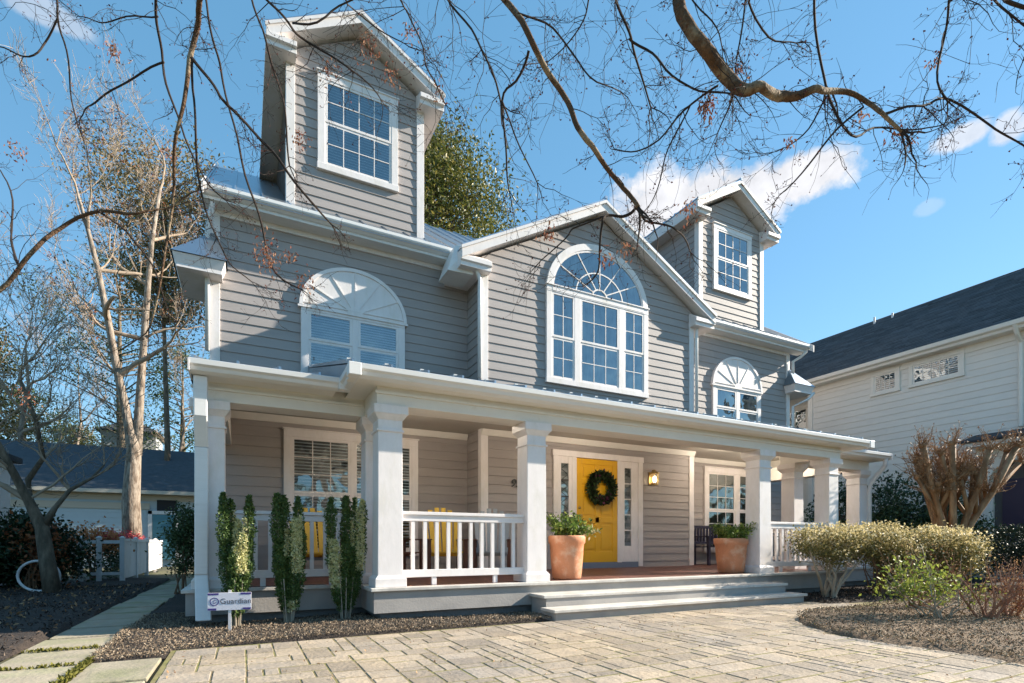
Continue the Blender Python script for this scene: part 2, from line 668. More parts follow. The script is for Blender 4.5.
bed('mulch_bed', bedR, 0.035, 0.05, mat('mulch_tan', (0.20, 0.14, 0.09), 0.95, var=0.5, nscale=25, color2=(0.10, 0.07, 0.05), mixscale=5, mixlo=.5, mixhi=.7, bump=1.0, bscale=70))  # dark blotches paint shadow patches into the tan mulch
bed('mulch_bed', bedH, 0.03)

CHIP = leafmat('mulch_chips', (0.10, 0.07, 0.05), (0.34, 0.26, 0.18), 0.0, 0.9, (0.42, 0.34, 0.25))  # lighter copy for the lit bed, sunlight put into the colour
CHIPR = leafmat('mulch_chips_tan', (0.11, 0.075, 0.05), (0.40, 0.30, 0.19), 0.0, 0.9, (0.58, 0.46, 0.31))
CHIPD = leafmat('mulch_chips_painted_shade', (0.014, 0.011, 0.010), (0.07, 0.052, 0.042), 0.0, 0.9, (0.18, 0.14, 0.11))  # near-black copy for shaded beds, shade put into the colour


def chips(name, poly, n, size, z, m, seed, xr=None, yr=None):
    r = random.Random(seed)
    xs = [p[0] for p in poly]
    ys = [p[1] for p in poly]
    xr = xr or (min(xs), max(xs))
    yr = yr or (min(ys), max(ys))
    pts = []
    while len(pts) < n:
        x, y = r.uniform(*xr), r.uniform(*yr)
        if inside(poly, x, y):
            pts.append((x, y, z + hgt(x, y) * 0.6 + r.uniform(0.0, 0.012)))
    o = leaves(name, pts, size, m, None, seed, aspect=2.6, up=0.0)
    setp(o, kind='stuff')
    return o


setp(chips('mulch_chips', bedL, 34000, 0.022, 0.055, CHIP, 1, yr=(5.05, 8.0)), label='light brown wood chips strewn on the bed before the porch')
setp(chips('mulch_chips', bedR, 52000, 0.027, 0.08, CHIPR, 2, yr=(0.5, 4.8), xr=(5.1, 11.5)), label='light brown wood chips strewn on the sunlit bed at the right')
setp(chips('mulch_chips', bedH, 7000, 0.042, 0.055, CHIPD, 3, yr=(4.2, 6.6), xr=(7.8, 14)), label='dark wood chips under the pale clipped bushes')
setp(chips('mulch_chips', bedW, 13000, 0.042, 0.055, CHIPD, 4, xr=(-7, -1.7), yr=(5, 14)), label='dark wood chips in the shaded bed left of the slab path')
LITTER = leafmat('litter', (0.25, 0.12, 0.05), (0.55, 0.36, 0.2), 0.2, 0.8)
setp(chips('leaf_litter', [(-1.72, 5.6), (-4.5, 4.6), (-4, 14), (-1.72, 14)], 500, 0.07, 0.07, LITTER, 6), label='scattered dry brown leaves on the shaded mulch left of the path', kind='stuff')
pts = []
while len(pts) < 420:
    x_, y_ = rng.uniform(-.5, 8.5), rng.uniform(1.0, 5.3)
    if rng.random() < (.25 + .75 * (y_ / 5.3) ** 3) and x_ < bed_x(y_):
        pts.append((x_, y_, .027))
setp(leaves('paving_litter', pts, 0.022, LITTER, None, 8), label='tiny dry bits and leaves blown over the pavers', kind='stuff')
GRASSM = leafmat('joint_moss', (0.10, 0.10, 0.02), (0.26, 0.24, 0.05), 0.3, 0.8)
pts = []
for _ in range(1500):
    pts.append((-1.06 + rng.gauss(0, 0.012), rng.uniform(3.0, 5.2), 0.02 + rng.uniform(0, .02)))
for _ in range(350):
    pts.append((rng.uniform(-1.65, -1.12), 5.0 + rng.choice([0, .75]) + rng.gauss(0, .01), 0.035))
setp(leaves('moss', pts, 0.03, GRASSM, None, 7, up=0.8), label='yellow green moss in the joints between the pale slabs', kind='stuff')

# ============================================================ THE HOUSE
G, Mw, Dw = 9.0, 9.7, 9.75
house = empty('house', (6.6, 9.0, 0.0), 'two storey grey clapboard house with white trim, metal roof, two dormers and a columned porch', 'house')


def siding(name, F, zs, xr, parent, e=0.166, mt=None, d0=0.0, join=True):
    """overlapping boards: each one leans out at its foot"""
    mb = MB(F)
    z = zs[0]
    r = random.Random(len(bpy.data.objects))
    while z < zs[1] - 0.01:
        z1 = min(z + e, zs[1])
        runs = []
        for (a0, a1, b0, b1) in xr(z, z1):
            if abs(a0 - b0) > .01 or a1 - a0 < 2.6:
                runs.append((a0, a1, b0, b1))
                continue
            q0 = a0
            nxt = a0 + r.uniform(0.8, 3.4)
            while nxt < a1 - .7:
                runs.append((q0, nxt - .0015, q0, nxt - .0015))
                q0 = nxt + .0015
                nxt = q0 + r.uniform(2.2, 3.6)
            runs.append((q0, a1, q0, a1))
        for (a0, a1, b0, b1) in runs:
            mb.add([(a0, d0 + 0.019, z), (a1, d0 + 0.019, z), (b1, d0 + 0.005, z1), (b0, d0 + 0.005, z1), (a0, d0, z), (a1, d0, z)],
                   [(0, 1, 2, 3), (4, 5, 1, 0)])
            if join and a1 - a0 > 3.0:        # butt joint seen as a hairline
                pass
        z = z1
    return mb.build(name, mt or SIDING, parent, recalc=False)


def rect(a0, a1):
    return lambda z, z1: [(a0, a1, a0, a1)]


def gable(a0, a1, zb, cx, zp, slope):
    """rectangle up to zb then a gable peaking at (cx, zp)"""
    def f(z, z1):
        def lim(q):
            h = max(0.0, (zp - q) / slope)
            return max(a0, cx - h), min(a1, cx + h)
        A, B = lim(z), lim(z1)
        return [(A[0], A[1], B[0], B[1])]
    return f


# ---- solid cores behind the boards
mb = MB()
mb.box(-0.44, 13.65, Mw + 0.002, 16.5, 0, 6.28)
mb.prism_z(0, 0.01, [(-.4, 10), (13, 10), (13, 16), (-.4, 16)])
core = mb.build('main_wall', SIDING, house)
siding('wall_boards', FRONT(Mw), (0.4, 6.28), rect(-0.44, 13.65), core)
siding('wall_boards', LEFTW(-0.44), (0.2, 6.28), rect(Mw, 16.5), core)
siding('wall_boards', RIGHTW(13.65), (0.2, 6.28), rect(Mw, 16.5), core)
# gable ends of the main roof
for sx, F in ((-1, LEFTW(-0.44)), (1, RIGHTW(13.65))):
    siding('wall_boards', F, (6.28, 9.2), gable(Mw, 16.5, 6.28, 13.5, 9.15, 0.87), core)
mb = MB()
mb.prism_d(0, 0, []) if False else None
mb.F = lambda a, d, z: (d, a, z)
mb.prism_d(-0.43, 13.64, [(Mw + .05, 6.25), (16.45, 6.25), (13.5, 9.0)])
mb.build('attic_wall', SIDING, house)

mb = MB(FRONT(G))
mb.prism_d(-0.72, -0.002, [(3.962, 0), (9.258, 0), (9.258, 6.29), (6.61, 7.74), (3.962, 6.29)])
gw = mb.build('gable_wall', SIDING, house)
siding('wall_boards', FRONT(G), (0.4, 7.72), gable(3.96, 9.26, 6.29, 6.61, 7.74, 0.547), gw)
siding('wall_boards', LEFTW(3.96), (0.4, 6.3), rect(G, Mw), gw)
siding('wall_boards', RIGHTW(9.26), (0.4, 6.3), rect(G, Mw), gw)


def cornerboard(x, side, Yp, z0, z1, w=0.11, wy=0.11):
    """L-shaped board on an outside corner; side -1 = left corner"""
    mb = MB()
    if side < 0:
        mb.box(x - 0.032, x + w, Yp - 0.034, Yp - 0.001, z0, z1)
        mb.box(x - 0.032, x - 0.001, Yp - 0.001, Yp + wy, z0, z1)
    else:
        mb.box(x - w, x + 0.032, Yp - 0.034, Yp - 0.001, z0, z1)
        mb.box(x + 0.001, x + 0.032, Yp - 0.001, Yp + wy, z0, z1)
    return mb.build('corner_board', WHITE, house, bevel=0.004)


cornerboard(3.96, -1, G, 0.45, 6.2)
cornerboard(9.26, 1, G, 0.45, 6.2)
cornerboard(-0.44, -1, Mw, 0.45, 6.25)
cornerboard(13.65, 1, Mw, 0.45, 6.25)

# ---- main roof
RS = 0.70


def seams(mb, x0, x1, y0, z0, y1, z1, step=0.40, h=0.03, skip=None):
    x = x0 + 0.03
    while x < x1:
        if not (skip and any(a < x < b for a, b in skip)):
            mb.add([(x - .012, y0, z0), (x + .012, y0, z0), (x + .012, y1, z1), (x - .012, y1, z1),
                    (x - .012, y0, z0 + h), (x + .012, y0, z0 + h), (x + .012, y1, z1 + h), (x - .012, y1, z1 + h)],
                   [(4, 5, 6, 7), (0, 1, 5, 4), (1, 2, 6, 5), (3, 0, 4, 7), (2, 3, 7, 6)])
        x += step


ZR = 6.46 + RS * 4.2
mb = MB()
mb.F = lambda a, d, z: (d, a, z)
mb.prism_d(-0.54, 14.02, [(9.31, 6.465), (13.5, ZR), (16.94, 6.43), (16.94, 6.33), (13.5, ZR - 0.12), (9.31, 6.365)])
mb.F = WORLD
seams(mb, -0.54, 14.02, 9.31, 6.46, 13.5, ZR + 0.005)
rf = mb.build('main_roof', METAL, house)
CROWN = [(0, 0), (0.40, 0), (0.40, 0.04), (0.43, 0.05), (0.45, 0.09), (0.50, 0.11), (0.52, 0.17), (0.52, 0.19), (0.40, 0.185), (0, 0.15)]


def cornice(a0, a1, Yp, z, depth, name='gutter', par=None, m=None):
    """soffit, fascia and moulded gutter in one run, z = soffit level, depth = how far it stands out"""
    mb = MB(FRONT(Yp))
    k = depth
    mb.prism_a(a0, a1, [(0.0, z), (k - 0.12, z), (k - 0.12, z + 0.045), (k - 0.09, z + 0.05), (k - 0.055, z + 0.075), (k - 0.01, z + 0.10),
                        (k, z + 0.125), (k, z + 0.175), (k - 0.012, z + 0.175), (k - 0.015, z + 0.135), (k - 0.11, z + 0.13), (k - 0.12, z + 0.16), (0, z + 0.16)])
    return mb.build(name, m or GUTTER, par or house, bevel=0.003)


cornice(-0.56, 3.60, Mw, 6.285, 0.42)
cornice(9.62, 14.04, Mw, 6.285, 0.42)
for fa, fb in ((-0.44, 3.96), (9.26, 13.65)):       # frieze board under the soffit
    mb = MB(FRONT(Mw))
    mb.box(fa, fb, 0.003, 0.04, 6.20, 6.284)
    mb.build('frieze_board', WHITE, house)
for xe in (-0.56, 14.02):   # rake boards at the two gable ends
    mb = MB()
    mb.F = lambda a, d, z: (d, a, z)
    mb.prism_d(xe, xe + 0.03, [(9.2, 6.24), (13.5, ZR - 0.16), (17.0, 6.24), (17.0, 6.42), (13.5, ZR + 0.02), (9.2, 6.42)])
    mb.build('rake_board', WHITE, house)


def returnbox(x0, x1, y0, y1, z0, z1, peak, zt):
    """boxed cornice return with its little hipped metal roof"""
    mb = MB()
    mb.box(x0 + .05, x1 - .05, y0 + .05, y1, z0, z0 + .06)
    mb.add([(x0 + .05, y0 + .05, z0 + .06), (x1 - .05, y0 + .05, z0 + .06), (x1 - .05, y1, z0 + .06), (x0 + .05, y1, z0 + .06),
            (x0, y0, z1), (x1, y0, z1), (x1, y1, z1), (x0, y1, z1)],
           [(0, 1, 5, 4), (1, 2, 6, 5), (2, 3, 7, 6), (3, 0, 4, 7), (4, 5, 6, 7)])
    rb = mb.build('cornice_return', WHITE, house, bevel=0.004)
    mb = MB()
    mb.add([(x0 - .02, y0 - .02, z1 + .003), (x1 + .02, y0 - .02, z1 + .003), (x1 + .02, y1 + .02, z1 + .003), (x0 - .02, y1 + .02, z1 + .003),
            (peak, y0 + 0.33, zt), (peak, y1 + .02, zt)],
           [(0, 1, 4), (0, 4, 5, 3), (1, 2, 5, 4), (3, 5, 2)])
    mb.build('return_roof', METAL, rb)


returnbox(-0.95, -0.24, 9.35, 10.6, 5.14, 5.34, -0.42, 5.92)
returnbox(13.45, 14.30, 9.35, 10.6, 5.14, 5.34, 13.66, 5.85)


# ---- gabled roofs (centre gable and the two dormers)
def gable_roof(name, cx, hw, ze, sl, y0, y1, th=0.17, seam=True, boardw=0.19):
    """hw half width at the eaves, ze roof top level at the eaves; open gable face at y0"""
    zp = ze + sl * hw
    par = MB(FRONT(y0))
    D = -(y1 - y0)
    # metal skin
    par.ring([(cx - hw, ze), (cx, zp), (cx + hw, ze)], [(cx - hw, ze - 0.03), (cx, zp - 0.035), (cx + hw, ze - 0.03)], D, 0.02)
    roof = par.build(name, METAL, house)
    mb = MB(FRONT(y0))
    for s in (-1, 1):
        n = int(hw / 0.40) + 1
        for i in range(n):
            f = (i + .5) / n
            x = cx + s * hw * f
            z = zp - sl * hw * f
            mb.box(x - .012, x + .012, D, 0.0, z - 0.01, z + 0.035)
    for k in range(1, int(-D / 0.4)):
        y = -0.4 * k
        for s in (-1, 1):
            mb.add([(cx, y - .012, zp), (cx, y + .012, zp), (cx + s * hw, y + .012, ze), (cx + s * hw, y - .012, ze),
                    (cx, y - .012, zp + .03), (cx, y + .012, zp + .03), (cx + s * hw, y + .012, ze + .03), (cx + s * hw, y - .012, ze + .03)],
                   [(4, 5, 6, 7), (0, 1, 5, 4), (2, 3, 7, 6), (3, 0, 4, 7), (1, 2, 6, 5)])
    mb = MB(FRONT(y0))
    for k in range(1, int(-D / 0.4)):
        y = -0.4 * k
        for s in (-1, 1):
            mb.add([(cx, y - .012, zp), (cx, y + .012, zp), (cx + s * hw, y + .012, ze), (cx + s * hw, y - .012, ze),
                    (cx, y - .012, zp + .03), (cx, y + .012, zp + .03), (cx + s * hw, y + .012, ze + .03), (cx + s * hw, y - .012, ze + .03)],
                   [(4, 5, 6, 7), (0, 1, 5, 4), (2, 3, 7, 6), (3, 0, 4, 7), (1, 2, 6, 5)])
    mb.box(cx - .03, cx + .03, D, 0.03, zp - .01, zp + .045)
    mb.build('roof_seam', METAL, roof)
    # rake fascia: two stepped boards, then the sloping soffit behind
    mb = MB(FRONT(y0))
    o, i_ = 0.032, 0.032 + boardw
    mb.ring([(cx - hw, ze - o), (cx, zp - o - .004), (cx + hw, ze - o)], [(cx - hw, ze - i_), (cx, zp - i_ - .01), (cx + hw, ze - i_)], -0.03, 0.0)
    mb.ring([(cx - hw - .02, ze - o + .001), (cx, zp - o), (cx + hw + .02, ze - o + .001)], [(cx - hw - .02, ze - .085), (cx, zp - .09), (cx + hw + .02, ze - .085)], -0.01, 0.028)
    mb.build('rake_board', WHITE, roof)
    mb = MB(FRONT(y0))
    mb.ring([(cx - hw + .01, ze - .035), (cx, zp - .05), (cx + hw - .01, ze - .035)], [(cx - hw + .01, ze - i_ + .035), (cx, zp - i_ + .025), (cx + hw - .01, ze - i_ + .035)], D, -0.031)
    mb.build('soffit', WHITE, roof)
    return roof, zp


rc, _ = gable_roof('gable_roof', 6.61, 3.14, 6.27, 0.55, 8.75, 11.8)
# boxed returns at the feet of the centre gable
for x0, x1 in ((3.46, 4.06), (9.16, 9.76)):
    mb = MB(FRONT(9.0))
    mb.prism_a(x0, x1, [(0, 5.93), (0.20, 5.93), (0.20, 6.0), (0.235, 6.02), (0.235, 6.10), (0.0, 6.26)])
    mb.box(x0, x1, -0.7, 0.0, 5.93, 6.10)
    mb.build('cornice_return', WHITE, rc, bevel=0.004)


# ---- windows
def ell(cx, cz, rx, rz, n=28, a0=0, a1=math.pi):
    return [(cx + rx * math.cos(a0 + (a1 - a0) * i / n), cz + rz * math.sin(a0 + (a1 - a0) * i / n)) for i in range(n + 1)]


def blinds(mb, a0, a1, z0, z1, step=0.05, d=0.036):
    z = z0 + step / 2
    while z < z1:
        mb.add([(a0, d - .008, z + .012), (a1, d - .008, z + .012), (a1, d + .008, z - .012), (a0, d + .008, z - .012)], [(0, 1, 2, 3)])
        z += step


def window(F, a0, a1, z0, z1, units, trim=0.12, parent=None, glass=None, bl=(0, 0), name='window', sill=True, cut_top=None, backm=None,
           casing=True, muntw=0.015, step=0.05, label=None, tmat=None):
    """a0..z1 outer edge of the casing; units = [(a0, a1, rail z, cols, rows top, rows bottom)]"""
    tm = tmat or WHITE
    mb = MB(F)
    if casing:
        mb.box(a0, a0 + trim, 0.0, 0.062, z0 + trim * .9, z1 - trim)
        mb.box(a1 - trim, a1, 0.0, 0.062, z0 + trim * .9, z1 - trim)
        mb.box(a0, a1, 0.0, 0.066, z1 - trim, z1)
        mb.box(a0 - .01, a1 + .01, 0.0, 0.072 if sill else .066, z0, z0 + trim * .9)
        mb.box(a0 - .02, a1 + .02, 0.0, 0.085, z1 - .001, z1 + .025) if sill else None
    zl, zh = z0 + trim * .9, z1 - trim
    # mullions between units
    for (p, q) in zip(units, units[1:]):
        mb.box(p[1], q[0], 0.0, 0.060, zl, zh)
    w = mb.build(name, tm, parent, bevel=0.004)
    if label:
        w['label'] = label
    bk, sa, mu, gl, bd = MB(F), MB(F), MB(F), MB(F), MB(F)
    for (u0, u1, zr, cols, rt, rb) in units:
        s = 0.045
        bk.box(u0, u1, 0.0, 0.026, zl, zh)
        rails = [(zl, zr, rb, 0.0), (zr, zh, rt, 0.010)] if zr else [(zl, zh, rt, 0.0)]
        for (b0, b1, rows, off) in rails:
            sa.box(u0, u0 + s, 0.027, 0.048 + off, b0, b1)
            sa.box(u1 - s, u1, 0.027, 0.048 + off, b0, b1)
            sa.box(u0 + s, u1 - s, 0.027, 0.048 + off, b0, b0 + s)
            sa.box(u0 + s, u1 - s, 0.027, 0.048 + off, b1 - s, b1)
            g0, g1, h0, h1 = u0 + s, u1 - s, b0 + s, b1 - s
            gl.quad((g0, 0.045, h0), (g1, 0.045, h0), (g1, 0.045, h1), (g0, 0.045, h1))
            for i in range(1, cols):
                x = g0 + (g1 - g0) * i / cols
                mu.box(x - muntw / 2, x + muntw / 2, 0.0455, 0.053, h0, h1)
            for i in range(1, rows):
                z = h0 + (h1 - h0) * i / rows
                mu.box(g0, g1, 0.0456, 0.0525, z - muntw / 2, z + muntw / 2)
        if bl[1] > bl[0]:
            blinds(bd, u0 + s, u1 - s, zl + (zh - zl) * bl[0], zl + (zh - zl) * bl[1], step)
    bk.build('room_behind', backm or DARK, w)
    sa.build('sash', tm, w, bevel=0.003)
    if mu.f:
        mu.build('muntins', tm, w)
    if bd.f:
        bd.build('blinds', BLIND, w, recalc=False)
    gl.build('glass', glass or GLASS, w, recalc=False)
    return w


# big arched window in the centre gable
ac = 6.61
FW = FRONT(G)
bw = window(FW, 5.32, 7.90, 4.13, 6.06, [(5.44, 5.98, 5.05, 2, 2, 2), (6.12, 7.10, 5.05, 3, 2, 2), (7.24, 7.78, 5.05, 2, 2, 2)], parent=house,
            label='large three part arched window with fan light in the centre gable', name='window', backm=CURTAIN)
mb = MB(FW)
mb.ring(ell(ac, 5.99, 1.29, 1.14), ell(ac, 5.99, 1.16, 1.01), 0.0, 0.064)
mb.box(ac - 1.16, ac + 1.16, 0.02, 0.07, 5.96, 6.065)
mb.build('arched_casing', WHITE, bw, bevel=0.004)
mb = MB(FW)
mb.ring(ell(ac, 6.06, 1.155, 0.94), ell(ac, 6.06, 1.11, 0.895), 0.03, 0.052)
mb.ring(ell(ac, 6.06, 0.60, 0.50), ell(ac, 6.06, 0.575, 0.475), 0.03, 0.052)
mb.ring(ell(ac, 6.06, 0.20, 0.17), ell(ac, 6.06, 0.17, 0.14), 0.03, 0.052)
for k in range(1, 6):
    a = math.pi * k / 6
    for r0, r1 in ((0.2, 1.12),):
        p0 = (ac + r0 * math.cos(a), 6.06 + r0 * .82 * math.sin(a))
        p1 = (ac + r1 * math.cos(a), 6.06 + r1 * .81 * math.sin(a))
        nxv, nzv = -math.sin(a) * .011, math.cos(a) * .011
        mb.prism_d(0.031, 0.053, [(p0[0] - nxv, p0[1] - nzv), (p1[0] - nxv, p1[1] - nzv), (p1[0] + nxv, p1[1] + nzv), (p0[0] + nxv, p0[1] + nzv)])
mb.build('fan_muntins', WHITE, bw)
mb = MB(FW)
e = ell(ac, 6.06, 1.15, 0.93)
mb.add([(x, 0.042, z) for x, z in e], [tuple(range(len(e)))])
mb.build('fan_glass', GLASS, bw, recalc=False)
mb = MB(FW)
mb.prism_d(0.0, 0.026, ell(ac, 6.0, 1.2, 1.0))
mb.build('fan_room_behind', CURTAIN, bw)

# windows under half-round panels in the two set-back walls
for cx, lab, bb in ((1.78, 'double window with blinds under a half round white panel left of the gable', (0, 1)),
                    (11.55, 'double window under a half round white panel right of the gable', (0, 0))):
    F = FRONT(Mw)
    w = window(F, cx - .90, cx + .90, 3.78, 5.06, [(cx - .78, cx - .05, 4.45, 1, 1, 1), (cx + .05, cx + .78, 4.45, 1, 1, 1)], parent=house, bl=bb, label=lab,
               backm=DARK if bb[1] else CURTAIN, step=0.045)
    mb = MB(F)
    mb.prism_d(0.0, 0.070, [(cx - .93, 5.0)] + ell(cx, 5.02, 0.93, 0.80)[::-1] + [(cx + .93, 5.0)])
    pn = mb.build('half_round_panel', WHITE, w)
    mb = MB(F)
    mb.ring(ell(cx, 5.02, 0.93, 0.80), ell(cx, 5.02, 0.87, 0.74), 0.071, 0.088)
    mb.prism_d(0.071, 0.084, ell(cx, 5.02, 0.14, 0.12))
    for k in range(1, 6):
        a = math.pi * k / 6
        r0, r1 = .14, .88
        p0 = (cx + r0 * math.cos(a), 5.02 + r0 * .86 * math.sin(a))
        p1 = (cx + r1 * math.cos(a), 5.02 + r1 * .85 * math.sin(a))
        nxv, nzv = -math.sin(a) * .009, math.cos(a) * .009
        mb.prism_d(0.071, 0.083, [(p0[0] - nxv, p0[1] - nzv), (p1[0] - nxv, p1[1] - nzv), (p1[0] + nxv, p1[1] + nzv), (p0[0] + nxv, p0[1] + nzv)])
    mb.build('fan_ribs', WHITE, pn)
    mb = MB(F)
    mb.box(cx - .95, cx + .95, 0, 0.085, 4.985, 5.02)
    mb.build('panel_base', WHITE, pn)

# dormers
for cx, lab, bb in ((1.86, 'tall left dormer with white cornered gable front', (0.0, 1.0)), (11.44, 'tall right dormer with white cornered gable front', (0, 0.0))):
    x0, x1 = cx - 1.18, cx + 1.18
    zb, zp = 9.30, 9.30 + 0.58 * 1.18
    mb = MB(FRONT(Dw))
    mb.prism_d(-6.2, -0.002, [(x0 + .002, 6.5), (x1 - .002, 6.5), (x1 - .002, zb), (cx, zp + .05), (x0 + .002, zb)])
    dm = mb.build('dormer', SIDING, house)
    dm['label'] = lab
    siding('wall_boards', FRONT(Dw), (6.50, zp + .05), gable(x0, x1, zb, cx, zp + .05, 0.58), dm)
    siding('wall_boards', LEFTW(x0), (6.50, zb + .05), rect(Dw, Dw + 6.2), dm)
    siding('wall_boards', RIGHTW(x1), (6.50, zb + .05), rect(Dw, Dw + 6.2), dm)
    for s, x in ((-1, x0), (1, x1)):
        mb = MB()
        xa, xb = (x - .032, x + .11) if s < 0 else (x - .11, x + .032)
        mb.box(xa, xb, Dw - .036, Dw - .001, 6.50, 9.22)
        xa, xb = (x - .032, x - .001) if s < 0 else (x + .001, x + .032)
        mb.box(xa, xb, Dw - .001, Dw + .11, 6.55, 9.22)
        mb.build('corner_board', WHITE, dm, bevel=0.004)
    rd, _ = gable_roof('dormer_roof', cx, 1.52, 9.44, 0.58, 9.45, 15.9)
    for xa, xb in ((cx - 1.53, cx - 1.06), (cx + 1.06, cx + 1.53)):
        mb = MB(FRONT(Dw))
        mb.prism_a(xa, xb, [(0, 9.12), (0.26, 9.12), (0.26, 9.19), (0.31, 9.21), (0.31, 9.29), (0, 9.42)])
        xo = (xa, cx - 1.18) if xa < cx else (cx + 1.18, xb)
        mb.box(xo[0], xo[1], -6.0, -0.002, 9.14, 9.28)
        mb.build('cornice_return', WHITE, rd, bevel=0.004)
    z0w = 7.47
    window(FRONT(Dw), cx - .705, cx + .705, z0w, 9.17, [(cx - .585, cx + .585, 8.32, 4, 2, 2)], parent=house, bl=bb,
           label='white dormer window with ' + ('closed blinds in the left dormer' if bb[1] else 'pale curtains in the right dormer'),
           backm=DARK if bb[1] else CURTAIN, step=0.05)

# porch-level windows
F = FRONT(Mw)
window(F, 0.61, 2.93, 0.72, 2.88, [(0.73, 1.70, 1.80, 3, 3, 3), (1.765, 2.81, 1.80, 3, 3, 3)], parent=house, glass=GLASSD, bl=(0, 1), name='window',
       label='wide porch window with lowered blinds left of the door', step=0.055)
window(F, 10.36, 12.70, 0.72, 2.88, [(10.48, 11.46, 1.80, 3, 3, 3), (11.60, 12.58, 1.80, 3, 3, 3)], parent=house, glass=GLASSD, bl=(0, 0), name='window',
       label='wide uncovered porch window right of the door', backm=mat('room_warm', (0.05, 0.04, 0.03), 0.8, var=0.6, nscale=3))

# ---- front door with sidelights
F = FRONT(G)
mb = MB(F)
mb.box(5.48, 5.60, 0, 0.065, 0.46, 2.70)
mb.box(7.63, 7.75, 0, 0.065, 0.46, 2.70)
mb.box(5.46, 7.77, 0, 0.07, 2.70, 2.82)
mb.box(5.92, 6.03, 0, 0.06, 0.55, 2.70)
mb.box(7.07, 7.18, 0, 0.06, 0.55, 2.70)
surround = mb.build('door_surround', WHITE, house, bevel=0.004)
mb = MB(F)
mb.box(5.60, 7.63, 0.0, 0.055, 0.44, 0.56)
mb.build('threshold', mat('threshold_blue', (0.16, 0.2, 0.27), 0.5, var=.1), surround)
DXC, DHW = 6.55, 0.515
mb = MB(F)
mb.box(6.032, 7.068, 0.0, 0.030, 0.562, 2.69)
door = mb.build('door', YELLOW, house)
mb = MB(F)
# stiles and rails raised around six panels
mb.box(6.032, 6.16, 0.0305, 0.046, 0.562, 2.69)
mb.box(6.94, 7.068, 0.0305, 0.046, 0.562, 2.69)
for za, zb_ in ((0.562, 0.78), (1.38, 1.50), (2.18, 2.28), (2.58, 2.69)):
    mb.box(6.16, 6.94, 0.0305, 0.046, za, zb_)
mb.box(6.50, 6.60, 0.0305, 0.046, 0.78, 2.58)
mb.build('door_rails', YELLOW, door, bevel=0.004)
mb = MB(F)
for xa, xb in ((6.16, 6.50), (6.60, 6.94)):
    for za, zb_ in ((0.78, 1.38), (1.50, 2.18), (2.28, 2.58)):
        mb.box(xa + .05, xb - .05, 0.0305, 0.041, za + .05, zb_ - .05)
mb.build('door_panel', YELLOW, door, bevel=0.006)
BRASS = mat('brass', (0.55, 0.40, 0.16), 0.3, metal=1.0)
mb = MB(F)
mb.tube([(6.10, 0.046, 1.52), (6.10, 0.09, 1.52)], [0.03, 0.012], 12)
mb.tube([(6.10, 0.09, 1.52), (6.10, 0.10, 1.52), (6.10, 0.125, 1.52)], [0.014, 0.03, 0.026], 12)
mb.tube([(6.10, 0.046, 1.68), (6.10, 0.06, 1.68)], 0.028, 12)
mb.build('handle', BRASS, door, smooth=True)
for (s0, s1), lab in (((5.60, 5.92), 'leaded glass sidelight left of the door'), ((7.18, 7.63), 'sidelight right of the door with five panes')):
    mb = MB(F)
    gc0, gc1 = (5.66, 5.84) if s0 < 6 else (7.26, 7.44)
    z0_, z1_ = (0.90, 2.56)
    mb.box(s0, gc0, 0, 0.05, 0.56, 2.70)
    mb.box(gc1, s1, 0, 0.05, 0.56, 2.70)
    mb.box(gc0, gc1, 0, 0.05, 0.56, z0_)
    mb.box(gc0, gc1, 0, 0.05, z1_, 2.70)
    sl_ = mb.build('sidelight', WHITE, house, bevel=0.003)
    sl_['label'] = lab
    mb = MB(F)
    mb.box(gc0, gc1, 0, 0.012, z0_, z1_)
    mb.build('room_behind', mat('sidelight_back', (0.16, 0.17, 0.16), 0.8, var=.5, nscale=5), sl_)
    mb = MB(F)
    for k in range(1, 5):
        z = z0_ + (z1_ - z0_) * k / 5
        mb.box(gc0, gc1, 0.014, 0.046, z - .012, z + .012)
    if s0 < 6:
        for k in range(14):
            z = z0_ + .06 + k * .115
            s = 1 if k % 2 else -1
            mb.tube([(5.75 - s * .07, .04, z), (5.75, .04, z + .06), (5.75 + s * .07, .04, z + .10)], 0.006, 4)
    mb.build('muntins', WHITE if s0 > 6 else mat('lead_came', (0.05, .05, .05), .5), sl_)
    mb = MB(F)
    mb.quad((gc0, 0.03, z0_), (gc1, 0.03, z0_), (gc1, 0.03, z1_), (gc0, 0.03, z1_))
    mb.build('glass', GLASSD, sl_, recalc=False)

# house number
cu = bpy.data.curves.new('house_number', 'FONT')
cu.body = '950'
cu.size = 0.22
cu.extrude = 0.008
cu.shear = 0.25
to = bpy.data.objects.new('house_number', cu)
COL.objects.link(to)
dg = bpy.context.evaluated_depsgraph_get()
me = bpy.data.meshes.new_from_object(to.evaluated_get(dg))
bpy.data.objects.remove(to)
BLACK = mat('black_metal', (0.02, 0.02, 0.02), 0.4)
me.materials.clear()
me.materials.append(BLACK)
no = bpy.data.objects.new('house_number', me)
COL.objects.link(no)
no.parent = house
no.rotation_euler = (R(90), 0, 0)
no.location = (4.53 - 6.6, -0.035, 2.03)

